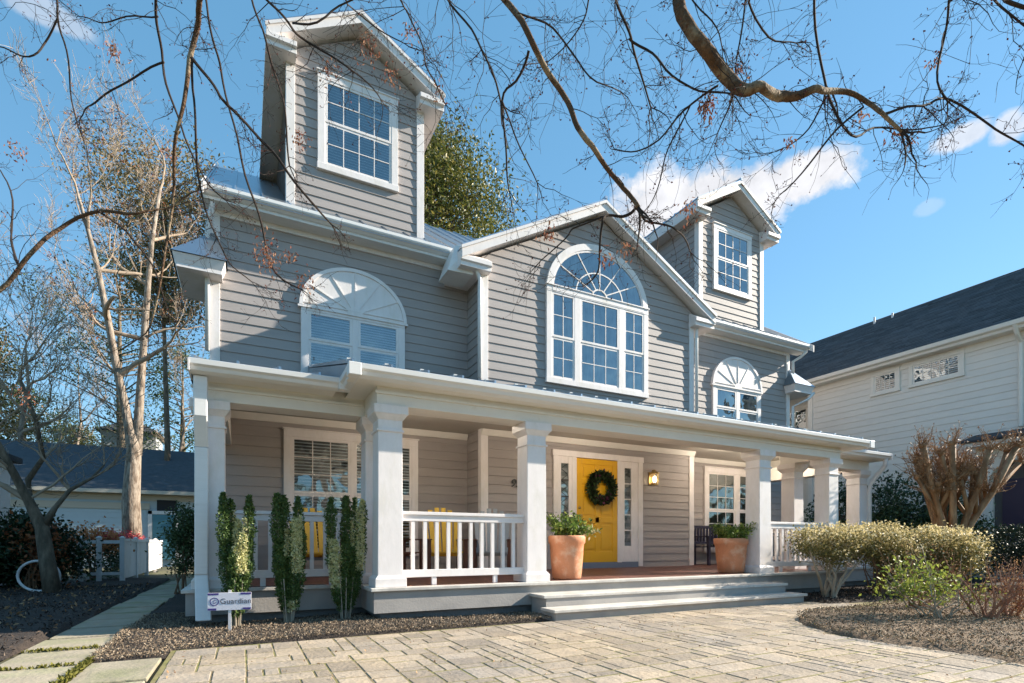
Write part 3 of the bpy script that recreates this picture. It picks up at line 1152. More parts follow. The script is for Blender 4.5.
# ---- porch: deck, steps, columns, beams, railings, roof
ZD = 0.44
mb = MB()
mb.box(1.32, 10.12, 6.03, 8.99, 0.15, ZD - 0.04)
mb.box(-0.56, 1.32, 6.75, 9.69, 0.15, ZD - 0.04)
mb.box(10.12, 12.35, 6.72, 9.69, 0.15, ZD - 0.04)
mb.box(1.32, 3.96, 8.99, 9.69, 0.15, ZD - 0.04)
mb.box(9.26, 10.12, 8.99, 9.69, 0.15, ZD - 0.04)
deck = mb.build('porch_deck', DECK, house)
mb = MB()   # the nosing band all along the edge
mb.box(1.28, 10.16, 5.99, 6.13, ZD - 0.04, ZD)
mb.box(1.28, 1.41, 6.13, 6.72, ZD - 0.04, ZD)
mb.box(-0.60, 1.28, 6.715, 6.85, ZD - 0.04, ZD)
mb.box(-0.60, -0.47, 6.85, 9.7, ZD - 0.04, ZD)
mb.box(10.16, 12.39, 6.685, 6.82, ZD - 0.04, ZD)
mb.build('deck_edge', TREAD, deck, bevel=0.006)
mb = MB()
y = 6.131
while y < 9.69:
    y1 = min(y + 0.138, 9.69)
    segs = [(1.411, 10.15)] if y < 6.85 else ([(-0.46, 12.3)] if y < 8.97 else [(-0.46, 3.95), (9.27, 12.3)])
    for a, b in segs:
        mb.box(a, b, y, y1 - .005, ZD - 0.03, ZD - 0.001)
    y = y1
mb.build('floor_boards', REDDECK, deck)
mb = MB()
mb.box(1.42, 10.0, 6.14, 8.9, 0, 0.149)
mb.box(-0.44, 1.42, 6.86, 9.6, 0, 0.149)
mb.box(10.0, 12.25, 6.84, 9.6, 0, 0.149)
mb.build('porch_foundation', FOUND, house)
mb = MB()
mb.box(3.36, 7.90, 5.66, 6.028, 0.0, 0.26)
steps = mb.build('porch_steps', DECK, house)
mb = MB()
mb.box(3.32, 7.94, 5.37, 5.659, 0.0, 0.115)
mb.build('step_riser', DECK, steps)
mb = MB()
mb.box(3.32, 7.94, 5.64, 6.027, 0.261, 0.30)
mb.build('tread', TREAD, steps, bevel=0.006)
mb = MB()
mb.box(3.28, 7.98, 5.33, 5.658, 0.116, 0.155)
mb.build('tread', TREAD, steps, bevel=0.006)

CW = 0.147


def column(cx, cy, ztop=2.54, lab=None):
    mb = MB()
    mb.frustum(cx, cy, ZD + 0.13, ztop - 0.16, CW, CW, CW - .006, CW - .006)
    c = mb.build('column', WHITE, house, bevel=0.006)
    mb = MB()
    mb.frustum(cx, cy, ZD + .001, ZD + 0.10, CW + .035, CW + .035, CW + .035, CW + .035)
    mb.frustum(cx, cy, ZD + .10, ZD + 0.135, CW + .033, CW + .033, CW + .003, CW + .003)
    mb.build('column_base', WHITE, c, bevel=0.004)
    mb = MB()
    mb.frustum(cx, cy, ztop - .30, ztop - 0.275, CW + .012, CW + .012, CW + .012, CW + .012)
    mb.frustum(cx, cy, ztop - .165, ztop - 0.10, CW - .004, CW - .004, CW + .045, CW + .045)
    mb.frustum(cx, cy, ztop - .10, ztop - .001, CW + .05, CW + .05, CW + .05, CW + .05)
    mb.build('capital', WHITE, c, bevel=0.004)
    return c


for cx, cy in ((1.522, 6.23), (3.47, 6.23), (7.97, 6.23), (9.88, 6.23), (1.522, 6.93), (9.88, 6.93), (12.07, 6.93), (-0.325, 6.93)):
    column(cx, cy)

# beams
ZB = 2.54
mb = MB()
mb.box(1.36, 10.04, 6.06, 6.40, ZB, 2.86)
mb.box(1.36, 1.69, 6.40, 7.09, ZB + .002, 2.86)
mb.box(9.71, 10.04, 6.40, 7.09, ZB + .002, 2.86)
mb.box(-0.49, 1.36, 6.77, 7.09, ZB, 2.86)
mb.box(10.04, 12.24, 6.77, 7.09, ZB, 2.86)
mb.box(-0.49, -0.17, 7.09, 9.69, ZB, 2.86)
mb.box(11.92, 12.24, 7.09, 9.69, ZB, 2.86)
beam = mb.build('porch_beam', PORCHW, house, bevel=0.004)
mb = MB()
mb.box(1.34, 10.06, 6.035, 6.059, ZB + .12, ZB + .15)
mb.box(-0.51, 1.34, 6.745, 6.769, ZB + .12, ZB + .15)
mb.build('beam_moulding', PORCHW, beam)
# ceiling
mb = MB()
mb.add([(1.0, 6.06, 2.861), (10.4, 6.06, 2.861), (10.4, 6.4, 3.0), (1.0, 6.4, 3.0)], [(0, 1, 2, 3)])
mb.add([(-0.5, 6.77, 2.862), (12.2, 6.77, 2.862), (12.2, 7.1, 3.03), (-0.5, 7.1, 3.03)], [(0, 1, 2, 3)])
mb.add([(1.37, 6.4, 3.0), (10.03, 6.4, 3.0), (10.03, 7.1, 3.03), (1.37, 7.1, 3.03)], [(0, 1, 2, 3)])
mb.add([(-0.5, 7.1, 3.03), (12.2, 7.1, 3.03), (12.2, 9.7, 3.10), (-0.5, 9.7, 3.10)], [(0, 1, 2, 3)])
mb.box(1.36, 1.40, 6.4, 7.1, 2.86, 3.02)
mb.box(10.0, 10.04, 6.4, 7.1, 2.86, 3.02)
mb.box(-0.49, -0.45, 7.09, 9.69, 2.86, 3.1)
mb.box(12.20, 12.24, 7.09, 9.69, 2.86, 3.1)
ceil = mb.build('porch_ceiling', mat('porch_ceiling_paint', (0.55, 0.52, 0.46), 0.6, var=0.06), house, recalc=False)
mb = MB(FRONT(G))
mb.prism_a(3.93, 9.29, [(0, 2.96), (0.05, 2.96), (0.10, 3.07), (0, 3.07)])
mb.F = FRONT(Mw)
mb.prism_a(-0.44, 3.93, [(0, 2.98), (0.05, 2.98), (0.10, 3.09), (0, 3.09)])
mb.prism_a(9.29, 12.2, [(0, 2.98), (0.05, 2.98), (0.10, 3.09), (0, 3.09)])
mb.build('crown_moulding', PORCHW, ceil)
LAMPW = emit('downlight_glow', (1.0, 0.72, 0.38), 6.0)
for x, y in ((2.55, 7.7), (5.9, 7.5), (9.6, 8.1), (11.1, 8.3)):
    zc = 3.03 + (y - 7.1) / 2.6 * 0.07
    mb = MB()
    mb.lathe((x, y, zc - 0.012), [(0.065, 0.004), (0.07, -0.004), (0.105, -0.004), (0.11, 0.012)], 24)
    dl = mb.build('downlight', WHITE, house, smooth=True)
    mb = MB()
    mb.lathe((x, y, zc - 0.006), [(0.0005, 0), (0.066, 0)], 24)
    mb.build('bulb', LAMPW, dl, recalc=False)
    ld = bpy.data.lights.new('downlight_lamp', 'POINT')      # these lamps are lit in the photograph
    ld.energy = 17
    ld.color = (1.0, 0.86, 0.70)
    ld.shadow_soft_size = 0.06
    lo = bpy.data.objects.new('downlight_lamp', ld)
    COL.objects.link(lo)
    lo.parent = dl
    lo.location = Vector((x, y, zc - 0.16)) - base(dl)

# soffit and gutter of the porch
PG = [(0, 2.865), (0, 2.74), (0.03, 2.745), (0.075, 2.765), (0.09, 2.80), (0.12, 2.82), (0.125, 2.875), (0.112, 2.875), (0.108, 2.84), (0.02, 2.85), (0.01, 2.88)]


def porch_eave(a0, a1, yf, yw):
    mb = MB(FRONT(yf + 0.125))
    mb.prism_a(a0, a1, PG)
    mb.F = WORLD
    o = mb.build('porch_gutter', GUTTER, house, bevel=0.003)
    mb = MB()
    mb.box(a0 + .02, a1 - .02, yf + .126, yw, 2.745, 2.765)
    mb.build('porch_soffit', PORCHW, o)


porch_eave(1.0, 10.58, 5.75, 6.06)
porch_eave(-0.50, 1.0, 6.38, 6.77)
porch_eave(10.58, 12.42, 6.38, 6.77)
for x0 in (1.0, 10.455):       # gutter turning the corner of the projecting bay
    mb = MB()
    mb.F = (lambda a, d, z: (1.125 - d, a, z)) if x0 < 5 else (lambda a, d, z: (10.455 + d, a, z))
    mb.prism_a(5.752, 6.5, PG)
    mb.F = WORLD
    cx0, cx1 = (0.995, 1.128) if x0 < 5 else (10.452, 10.585)
    mb.box(cx0, cx1, 5.747, 5.88, 2.742, 2.878)
    mb.box(cx0, cx1, 6.375, 6.51, 2.742, 2.878)
    mb.build('porch_gutter', GUTTER, house, bevel=0.012)
    mb = MB()
    mb.box(*((1.127, 1.36) if x0 < 5 else (10.04, 10.453)), 6.06, 6.77, 2.746, 2.766)
    mb.build('porch_soffit', PORCHW, house)
for fa, fb, fc, fd in ((-0.51, -0.492, -0.51, -0.49), (12.40, 12.42, 12.24, 12.42)):
    mb = MB()
    mb.box(fa, fb, 6.38, 9.7, 2.745, 2.87)
    mb.box(fc, fd, 6.77, 9.7, 2.745, 2.765)
    mb.build('porch_side_fascia', WHITE, house)
PS = 0.285
mb = MB()


def roofslab(mb, x0, x1, y0, z0, y1, sl, th=0.04):
    z1 = z0 + sl * (y1 - y0)
    mb.add([(x0, y0, z0), (x1, y0, z0), (x1, y1, z1), (x0, y1, z1), (x0, y0, z0 - th), (x1, y0, z0 - th), (x1, y1, z1 - th), (x0, y1, z1 - th)],
           [(0, 1, 2, 3), (4, 7, 6, 5), (0, 4, 5, 1), (1, 5, 6, 2), (2, 6, 7, 3), (3, 7, 4, 0)])


roofslab(mb, 1.0, 10.58, 5.80, 2.895, 9.0, PS)
roofslab(mb, 1.0, 3.97, 9.0, 2.895 + PS * 3.2, 9.72, PS)
roofslab(mb, 9.25, 10.58, 9.0, 2.895 + PS * 3.2, 9.72, PS)
roofslab(mb, -0.51, 1.0, 6.43, 2.893, 9.72, PS)
roofslab(mb, 10.58, 12.43, 6.43, 2.893, 9.72, PS)
mb.box(1.0, 1.03, 5.80, 9.72, 2.87, 2.90) if False else None
seams(mb, 1.02, 10.58, 5.80, 2.895, 9.0, 2.895 + PS * 3.2, 0.42)
seams(mb, 1.02, 3.96, 9.0, 2.895 + PS * 3.2, 9.72, 2.895 + PS * 3.92, 0.42)
seams(mb, -0.50, 0.98, 6.43, 2.893, 9.72, 2.893 + PS * 3.29, 0.42)
seams(mb, 10.64, 12.41, 6.43, 2.893, 9.72, 2.893 + PS * 3.29, 0.42)
# closing wedges at the ends of the projecting bay and of the whole porch roof
for x in (1.0, 10.55):
    yy_ = [(5.81, 2.872), (6.43, 2.872), (9.7, 3.80), (9.7, 3.98)]
    mb.add([(x, a, b) for a, b in yy_] + [(x + .03, a, b) for a, b in yy_], [(0, 1, 2, 3), (7, 6, 5, 4), (0, 4, 5, 1), (1, 5, 6, 2), (2, 6, 7, 3), (3, 7, 4, 0)])
pr_ = mb.build('porch_roof', METAL, house)
mb = MB()
for x in (-0.505, 12.39):
    mb.add([(x, 6.44, 2.85), (x + .025, 6.44, 2.85), (x + .025, 9.7, 2.85), (x, 9.7, 2.85), (x, 9.7, 3.77), (x + .025, 9.7, 3.77)],
           [(0, 3, 4), (1, 5, 2), (0, 4, 5, 1), (0, 1, 2, 3), (3, 2, 5, 4)])
mb.build('porch_gable_end', WHITE, house)
mb = MB()
r = random.Random(3)
for i in range(23):            # snow guards: small clamps on the seams
    x = 1.05 + i * 0.42
    mb = MB()
    mb.box(x - .022, x + .022, 6.05, 6.08, 2.895 + PS * .25, 2.895 + PS * .25 + .045)
    mb.build('snow_guard', GUTTER, pr_)


# railings
def railing(p0, p1, zt=1.33, zb=0.54, bal=None, lab=None):
    """p0, p1 (x, y); runs straight between them"""
    a, b = Vector((*p0, 0)), Vector((*p1, 0))
    d = (b - a)
    L = d.length
    d.normalize()
    nrm = Vector((-d.y, d.x, 0))
    F = lambda s, o, z: tuple(a + d * s + nrm * o + Vector((0, 0, z)))
    mb = MB(F)
    mb.box(0, L, -.045, .045, zt - .04, zt)
    mb.box(0, L, -.025, .025, zt - .115, zt - .041)
    rl = mb.build('railing', WHITE, house, bevel=0.004)
    mb = MB(F)
    mb.box(0, L, -.03, .03, zb, zb + .09)
    nb = max(2, int(L / .8))
    for i in range(nb):
        s = L * (i + .5) / nb
        mb.box(s - .03, s + .03, -.02, .02, ZD, zb - .001)
    mb.build('bottom_rail', WHITE, rl, bevel=0.004)
    n = bal or max(2, round(L / 0.148) - 1)
    for i in range(n):
        s = L * (i + 1) / (n + 1)
        mb = MB(F)
        mb.box(s - .021, s + .021, -.019, .019, zb + .091, zt - .116)
        mb.build('baluster', WHITE, rl)
    return rl


railing((1.67, 6.20), (3.323, 6.20), bal=10)
railing((8.12, 6.20), (9.733, 6.20), bal=10)
railing((-0.178, 6.90), (1.375, 6.90), bal=9)
railing((10.03, 6.90), (11.92, 6.90))
railing((12.12, 7.08), (12.12, 9.68))
railing((-0.33, 7.08), (-0.33, 9.68))


# downspouts
def downspout(pts, w=0.038, name='downspout', m=None):
    mb = MB()
    mb.tube(pts, w, 8, raw=True)
    return mb.build(name, m or GUTTER, house, bevel=0.0, smooth=True)


downspout([(3.72, 8.93, 6.10), (3.80, 8.9, 5.98), (3.88, 8.92, 5.80), (3.88, 8.93, 5.6), (3.88, 8.93, 4.0)])
downspout([(9.75, 8.92, 6.10), (9.62, 8.92, 6.0), (9.38, 8.93, 5.96), (9.345, 8.94, 5.86), (9.345, 8.94, 3.95)])
downspout([(-0.42, 9.45, 6.28), (-0.46, 9.6, 6.1), (-0.50, 9.62, 5.9), (-0.50, 9.62, 4.0)])
downspout([(13.95, 9.35, 6.3), (13.92, 9.5, 6.18), (13.72, 9.60, 6.05), (13.72, 9.6, 5.35)])
downspout([(14.2, 9.3, 5.16), (14.1, 9.4, 5.0), (13.75, 9.62, 4.8), (13.74, 9.62, 0.3)])
mb = MB()      # square leader in front of the left corner column
mb.box(-0.47, -0.34, 6.52, 6.60, 2.30, 2.74)
for (za, zb_, ya, yb_) in ((2.30, 2.0, 6.52, 6.66),):
    mb.add([(-.47, ya, za), (-.34, ya, za), (-.34, ya + .08, za), (-.47, ya + .08, za), (-.47, yb_, zb_), (-.34, yb_, zb_), (-.34, yb_ + .08, zb_), (-.47, yb_ + .08, zb_)],
           [(0, 1, 5, 4), (1, 2, 6, 5), (2, 3, 7, 6), (3, 0, 4, 7)])
mb.box(-.47, -.34, 6.66, 6.74, 0.60, 2.0)
mb.add([(-.47, 6.66, .60), (-.34, 6.66, .60), (-.34, 6.74, .60), (-.47, 6.74, .60), (-.45, 6.50, .12), (-.30, 6.50, .12), (-.30, 6.60, .10), (-.45, 6.60, .10)],
       [(0, 1, 5, 4), (1, 2, 6, 5), (2, 3, 7, 6), (3, 0, 4, 7), (4, 5, 6, 7)])
mb.build('downspout', GUTTER, house, bevel=0.012)
downspout([(12.30, 6.46, 2.78), (12.34, 6.5, 2.62), (12.26, 6.75, 2.25), (12.24, 6.76, 2.1), (12.24, 6.76, 0.2)], 0.045)
# conductor box where main eave meets the centre gable return
mb = MB()
mb.add([(3.28, 8.98, 5.87), (3.76, 8.94, 5.87), (3.76, 9.5, 5.87), (3.28, 9.5, 5.87), (3.44, 9.02, 6.38), (3.70, 8.92, 6.36), (3.70, 9.5, 6.36), (3.44, 9.5, 6.38)],
       [(0, 1, 2, 3), (4, 5, 6, 7), (0, 1, 5, 4), (1, 2, 6, 5), (2, 3, 7, 6), (3, 0, 4, 7)])
mb.build('conductor_head', GUTTER, house, bevel=0.006)

# ============================================================ THINGS ON THE PORCH
# wreath
wc = Vector((6.60, G - 0.10, 2.10))
wr = empty('wreath', wc, 'dark evergreen wreath with purple flowers hanging on the yellow door', 'wreath')
r = random.Random(11)
mb = MB()
ring = [(wc.x + .25 * math.cos(a), wc.y, wc.z + .25 * math.sin(a)) for a in [2 * math.pi * k / 24 for k in range(25)]]
mb.tube(ring, 0.045, 8, raw=True, cap=False)
mb.build('ring', mat('twig_dark', (0.03, 0.035, 0.02), .8), wr, smooth=True)
pts, dirs = [], []
for _ in range(2600):
    a = r.uniform(0, 2 * math.pi)
    q = r.uniform(0, 2 * math.pi)
    rr = 0.05 * math.sqrt(r.random())
    rad = .255 + rr * math.cos(q)
    pts.append((wc.x + rad * math.cos(a), wc.y - abs(rr * math.sin(q)), wc.z + rad * math.sin(a)))
    o_ = .5 if r.random() < .7 else -.35
    dirs.append((o_ * math.cos(a) + .6 * -math.sin(a), -0.45, o_ * math.sin(a) + .6 * math.cos(a)))
leaves('sprays', pts, 0.11, leafmat('wreath_green', (0.012, 0.03, 0.012), (0.05, 0.085, 0.03), 0.1), wr, 1, aspect=3.0, dirs=dirs)
pts = []
for _ in range(150):
    a = r.gauss(-1.6, .9) if r.random() < .6 else r.uniform(0, 6.28)
    pts.append((wc.x + (.25 + r.gauss(0, .04)) * math.cos(a), wc.y - .08, wc.z + (.25 + r.gauss(0, .04)) * math.sin(a)))
leaves('flowers', pts, 0.06, leafmat('wreath_purple', (0.06, 0.01, 0.05), (0.16, 0.03, 0.09), 0.1), wr, 2, aspect=1.2)

# wall lantern
ln = empty('wall_lantern', (8.0, G, 2.22), 'lit brass wall lantern on the grey boards right of the front door', 'lantern')
mb = MB(FRONT(G))
mb.box(7.94, 8.06, 0.024, 0.045, 2.24, 2.52)
mb.tube([(8.0, .045, 2.50), (8.0, .09, 2.56), (8.0, .13, 2.53)], 0.012, 8)
mb.build('bracket', BRASS, ln)
mb = MB()
c = (8.0, G - .15, 2.22)
mb.lathe(c, [(0.02, 0.34), (0.03, .32), (0.10, .27), (0.105, .255), (0.02, .255)], 8)
mb.lathe(c, [(0.02, 0.0), (0.075, 0.0), (0.08, .03), (0.02, .03)], 8)
for k in range(8):
    a = 2 * math.pi * k / 8
    mb.tube([(c[0] + .078 * math.cos(a), c[1] + .078 * math.sin(a), c[2] + .02), (c[0] + .098 * math.cos(a), c[1] + .098 * math.sin(a), c[2] + .26)], 0.006, 4, raw=True)
mb.build('cage', BRASS, ln)
mb = MB()
mb.lathe(c, [(0.002, 0.06), (0.030, 0.07), (0.045, .13), (0.03, .19), (0.002, .21)], 12)
mb.build('bulb', emit('lantern_glow', (1.0, 0.78, 0.50), 4.0), ln, smooth=True)

# terracotta pots with plants
TERRA = mat('terracotta', (0.62, 0.26, 0.13), 0.75, var=0.14, nscale=7, color2=(0.72, 0.50, 0.36), mixscale=5, mixlo=0.5, mixhi=0.75, bump=0.2, bscale=30)
SOIL = mat('soil', (0.03, 0.02, 0.015), 0.95)
WINTER = leafmat('pot_green', (0.05, 0.10, 0.02), (0.22, 0.32, 0.06), 0.3, 0.5, (0.42, 0.40, 0.12))
CREAM = leafmat('pot_cream', (0.45, 0.42, 0.22), (0.7, 0.65, 0.45), 0.3)
for (x, y, rb_, rt, h, sd_, lab, kk) in ((4.13, 6.38, 0.205, 0.255, 0.62, 1, 'terracotta pot with trailing greens and a pale sprig between column and steps', 1),
                                      (7.58, 6.47, 0.215, 0.275, 0.60, 2, 'terracotta pot with bushy greens beside the column right of the steps', 2)):
    p_ = empty('potted_plant', (x, y, ZD), lab, 'potted plant', 'terracotta pots by the steps')
    mb = MB()
    mb.lathe((x, y, ZD), [(0.001, .002), (rb_ - .015, .002), (rb_, .02), (rb_ + (rt - rb_) * .5, h * .45), (rt - .012, h * .80), (rt + .008, h * .83), (rt + .012, h * .97), (rt, h),
                          (rt - .03, h), (rt - .04, h * .88), (0.001, h * .88)], 40)
    mb.build('pot', TERRA, p_, smooth=True)
    r = random.Random(sd_)
    mb = MB()
    pts, dirs, pts2 = [], [], []
    for k in range(46):
        a = r.uniform(0, 6.28)
        out = r.uniform(.10, .42) if kk == 2 else r.uniform(.08, .38)
        hh = r.uniform(.05, .24) if kk == 2 else r.uniform(.05, .30)
        if kk == 1 and k % 6 == 0:
            a, out, hh = r.uniform(-.3, .4), r.uniform(.35, .55), r.uniform(.02, .1)
        b0 = Vector((x + .1 * math.cos(a), y + .1 * math.sin(a), ZD + h * .9))
        b2 = Vector((x + out * math.cos(a), y + out * math.sin(a), ZD + h + hh))
        b1 = (b0 + b2) / 2 + Vector((0, 0, .09))
        P = []
        for i in range(8):
            t = i / 7
            P.append(b0 * (1 - t) ** 2 + b1 * 2 * t * (1 - t) + b2 * t * t)
        mb.tube(P, 0.004, 4, raw=True)
        for i in range(34):
            q = P[min(7, 2 + int(r.random() * 6))] + Vector((r.gauss(0, .025), r.gauss(0, .025), r.gauss(0, .025)))
            (pts2 if (kk == 1 and k % 6 == 0 and r.random() < .6) else pts).append(tuple(q))
    mb.build('stems', mat('stem_green', (0.06, 0.08, 0.02), .7), p_)
    leaves('foliage', pts, 0.055, WINTER, p_, sd_, aspect=2.0, up=.3)
    if pts2:
        leaves('pale_sprig', pts2, 0.06, CREAM, p_, sd_ + 5, aspect=1.8, up=.3)


# porch chairs and bench
def porch_chair(name, x, y, rot, m, mframe, lab, grp='slatted chairs behind the porch railing', zb=ZD, backh=0.82):
    t = empty(name, (x, y, zb), lab, 'chair', grp)
    mb = MB()
    for i in range(5):
        mb.box(-.25, .25, -.28 + i * .105, -.28 + i * .105 + .09, .36 - i * .016, .38 - i * .016)
    seat = mb.build('seat', m, None)
    mb = MB()
    for i in range(6):
        xx = -.26 + i * .09
        top = backh + .32 - abs(i - 2.5) * .04
        fan = (i - 2.5) * .012
        mb.add([(xx, .22, .32), (xx + .075, .22, .32), (xx + .075 + fan * 2, .46, top), (xx + fan * 2, .46, top),
                (xx, .245, .32), (xx + .075, .245, .32), (xx + .075 + fan * 2, .485, top), (xx + fan * 2, .485, top)],
               [(0, 1, 2, 3), (4, 7, 6, 5), (0, 4, 5, 1), (1, 5, 6, 2), (2, 6, 7, 3), (3, 7, 4, 0)])
    back = mb.build('backrest', m, None)
    parts = [seat, back]
    for sx in (-1, 1):
        mb = MB()
        mb.box(sx * .31 - .06, sx * .31 + .06, -.36, .36, .56, .58)
        parts.append(mb.build('armrest', mframe, None))
        mb = MB()
        mb.box(sx * .29 - .03, sx * .29 + .03, -.30, -.24, 0, .56)
        parts.append(mb.build('leg', mframe, None))
        mb = MB()
        mb.box(sx * .29 - .03, sx * .29 + .03, .26, .32, 0, .56)
        parts.append(mb.build('leg', mframe, None))
    for p in parts:
        p.parent = t
    t.rotation_euler = (0, 0, rot)
    return t


YCH = mat('chair_yellow', (0.68, 0.42, 0.04), 0.5, var=.08)
BCH = mat('chair_blue', (0.32, 0.36, 0.40), 0.5, var=.08)
WCH = mat('chair_wood', (0.14, 0.05, 0.025), 0.5, var=.2, nscale=8)
NCH = mat('chair_dark', (0.03, 0.025, 0.05), 0.5, var=.2)
porch_chair('porch_chair', 2.92, 8.15, R(-10), YCH, WCH, 'yellow slatted chair with dark wood arms facing out behind the middle railing')
porch_chair('porch_chair', 3.70, 8.0, R(-25), BCH, WCH, 'pale blue grey slatted chair beside the white corner board')
porch_chair('porch_chair', 2.12, 8.1, R(15), WCH, WCH, 'dark wood slatted chair behind the wide front column')
porch_chair('porch_chair', 1.02, 8.6, R(10), YCH, WCH, 'yellow slatted chair under the blinds at the left railing', backh=.78)
bn = empty('porch_bench', (10.4, 9.2, ZD), 'dark purple slatted bench under the right porch window', 'bench')
mb = MB()
for i in range(5):
    mb.box(9.75, 11.0, 8.95 + i * .09, 8.95 + i * .09 + .07, ZD + .42, ZD + .445)
mb.build('seat', NCH, bn)
mb = MB()
mb.box(9.75, 11.0, 9.42, 9.46, ZD + .88, ZD + .95)
mb.box(9.75, 11.0, 9.42, 9.46, ZD + .50, ZD + .56)
for i in range(12):
    mb.box(9.80 + i * .10, 9.85 + i * .10, 9.425, 9.455, ZD + .561, ZD + .879)
mb.build('backrest', NCH, bn)
for x in (9.75, 10.94):
    for y_ in (8.95, 9.40):
        mb = MB()
        mb.box(x, x + .06, y_, y_ + .06, ZD, ZD + (.66 if y_ < 9 else .5))
        mb.build('leg', NCH, bn)
    mb = MB()
    mb.box(x - .01, x + .07, 8.93, 9.42, ZD + .661, ZD + .69)
    mb.build('armrest', NCH, bn)

# yard sign
ys = empty('yard_sign', (-0.12, 6.12, 0.03), 'small white and purple security sign on a white stake before the left porch corner', 'sign')
ang = R(-8)
ca, sa_ = math.cos(ang), math.sin(ang)
FS = lambda a, d, z: (-0.12 + a * ca + d * sa_, 6.12 + a * sa_ - d * ca, 0.03 + z)
mb = MB(FS)
mb.box(-.014, .014, -.006, .006, 0, 0.44)
mb.build('stake', WHITE, ys)
mb = MB(FS)
mb.box(-.20, .20, .0065, .011, .235, .415)
panel = mb.build('sign_panel', mat('sign_white', (0.82, 0.80, 0.86), .4), ys, bevel=0.002)
PURP = mat('sign_purple', (0.07, 0.05, 0.24), .4)
for q4 in ((-.198, -.10, .392, .412), (.10, .198, .392, .412), (-.198, -.12, .238, .258), (.12, .198, .238, .258)):
    mb = MB(FS)
    mb.box(q4[0], q4[1], .0112, .0125, q4[2], q4[3])
    mb.build('sign_stripe', PURP, panel)
mb = MB(FS)
mb.ring([(-.138 + .042 * math.cos(a), .325 + .042 * math.sin(a)) for a in [6.283 * k / 20 for k in range(20)]],
        [(-.138 + .034 * math.cos(a), .325 + .034 * math.sin(a)) for a in [6.283 * k / 20 for k in range(20)]], .0112, .0125, closed=True)
mb.build('sign_ring', PURP, panel)


def text_mesh(body, size, name, m, parent, F, a, z, d, align='LEFT'):
    cu = bpy.data.curves.new(name, 'FONT')
    cu.body = body
    cu.size = size
    cu.align_x = align
    cu.extrude = 0.0006
    o = bpy.data.objects.new(name, cu)
    COL.objects.link(o)
    dg = bpy.context.evaluated_depsgraph_get()
    me = bpy.data.meshes.new_from_object(o.evaluated_get(dg))
    bpy.data.objects.remove(o)
    b0 = base(parent)
    for v in me.vertices:
        q = Vector(F(a + v.co.x, d + v.co.z, z + v.co.y)) - b0
        v.co = q
    me.materials.clear()
    me.materials.append(m)
    o = bpy.data.objects.new(name, me)
    COL.objects.link(o)
    o.parent = parent
    return o


text_mesh('Guardian', 0.078, 'sign_lettering', mat('sign_grey', (0.10, 0.10, 0.13), .5), panel, FS, -0.088, 0.302, 0.0125)
text_mesh('G', 0.05, 'sign_emblem', MATS['sign_purple'], panel, FS, -0.156, 0.307, 0.0125)


# ============================================================ SHRUBS NEAR THE HOUSE
BARKP = mat('pale_stem', (0.34, 0.29, 0.22), 0.8, var=.2, nscale=10)
BARKB = mat('brown_stem', (0.20, 0.11, 0.06), 0.85, var=.3, nscale=10)
SKYP = leafmat('columnar_green', (0.035, 0.08, 0.02), (0.15, 0.22, 0.06), 0.25)
SKYV = leafmat('columnar_cream', (0.60, 0.58, 0.24), (0.85, 0.82, 0.52), 0.3)


def columnar(x, y, spikes, cream, seed, lab):
    """upright evergreen: several narrow leafy spires from one foot"""
    t = empty('columnar_shrub', (x, y, 0.03), lab, 'shrub', 'columnar shrubs in front of the porch')
    r = random.Random(seed)
    mb = MB()
    pts, pc = [], []
    for (dx0, dy0, h, w) in spikes:
        top = Vector((x + dx0, y + dy0, h))
        foot = Vector((x + dx0 * .22, y + dy0 * .3, 0.03))
        mb.tube([foot, foot.lerp(top, .5) + Vector((dx0 * .25, 0, 0)), top], [.011, .008, .003], 5, raw=True)
        w = w * .8
        n = int(3600 * h / 1.4 * w / .075)
        for _ in range(n):
            f = r.random() ** .8
            f = .13 + .87 * f
            c = foot.lerp(top, f) + Vector((dx0 * .5 * math.sin(f * 3.14) * .6, 0, 0))
            ww = w * (1 if f < .9 else (1.05 - f) / .15) * (0.80 + .16 * math.sin(f * 19 + dx0 * 50) + .10 * math.sin(f * 47 + dx0 * 90)) * (.5 + .5 * min(1, f / .35))
            a = r.uniform(0, 6.28)
            rr = ww * math.sqrt(r.random()) * 1.15
            q = (c.x + rr * math.cos(a), c.y + rr * math.sin(a), c.z)
            isc = any(abs(q[0] - x - cx_) < cw_ and z0_ < q[2] < z1_ for (cx_, cw_, z0_, z1_) in cream)
            (pc if (isc and r.random() < .88 and q[1] < c.y + .03) else pts).append(q)
    for k in range(4):
        a = r.uniform(0, 6.28)
        mb.tube([(x + .05 * math.cos(a), y + .05 * math.sin(a), .02), (x + .10 * math.cos(a), y + .08 * math.sin(a), .55)], [.009, .005], 5, raw=True)
    mb.build('stems', BARKP, t)
    leaves('foliage', pts, 0.026, SKYP, t, seed, aspect=1.7, up=.9)
    if pc:
        leaves('cream_foliage', pc, 0.026, SKYV, t, seed + 9, aspect=1.7, up=.9)


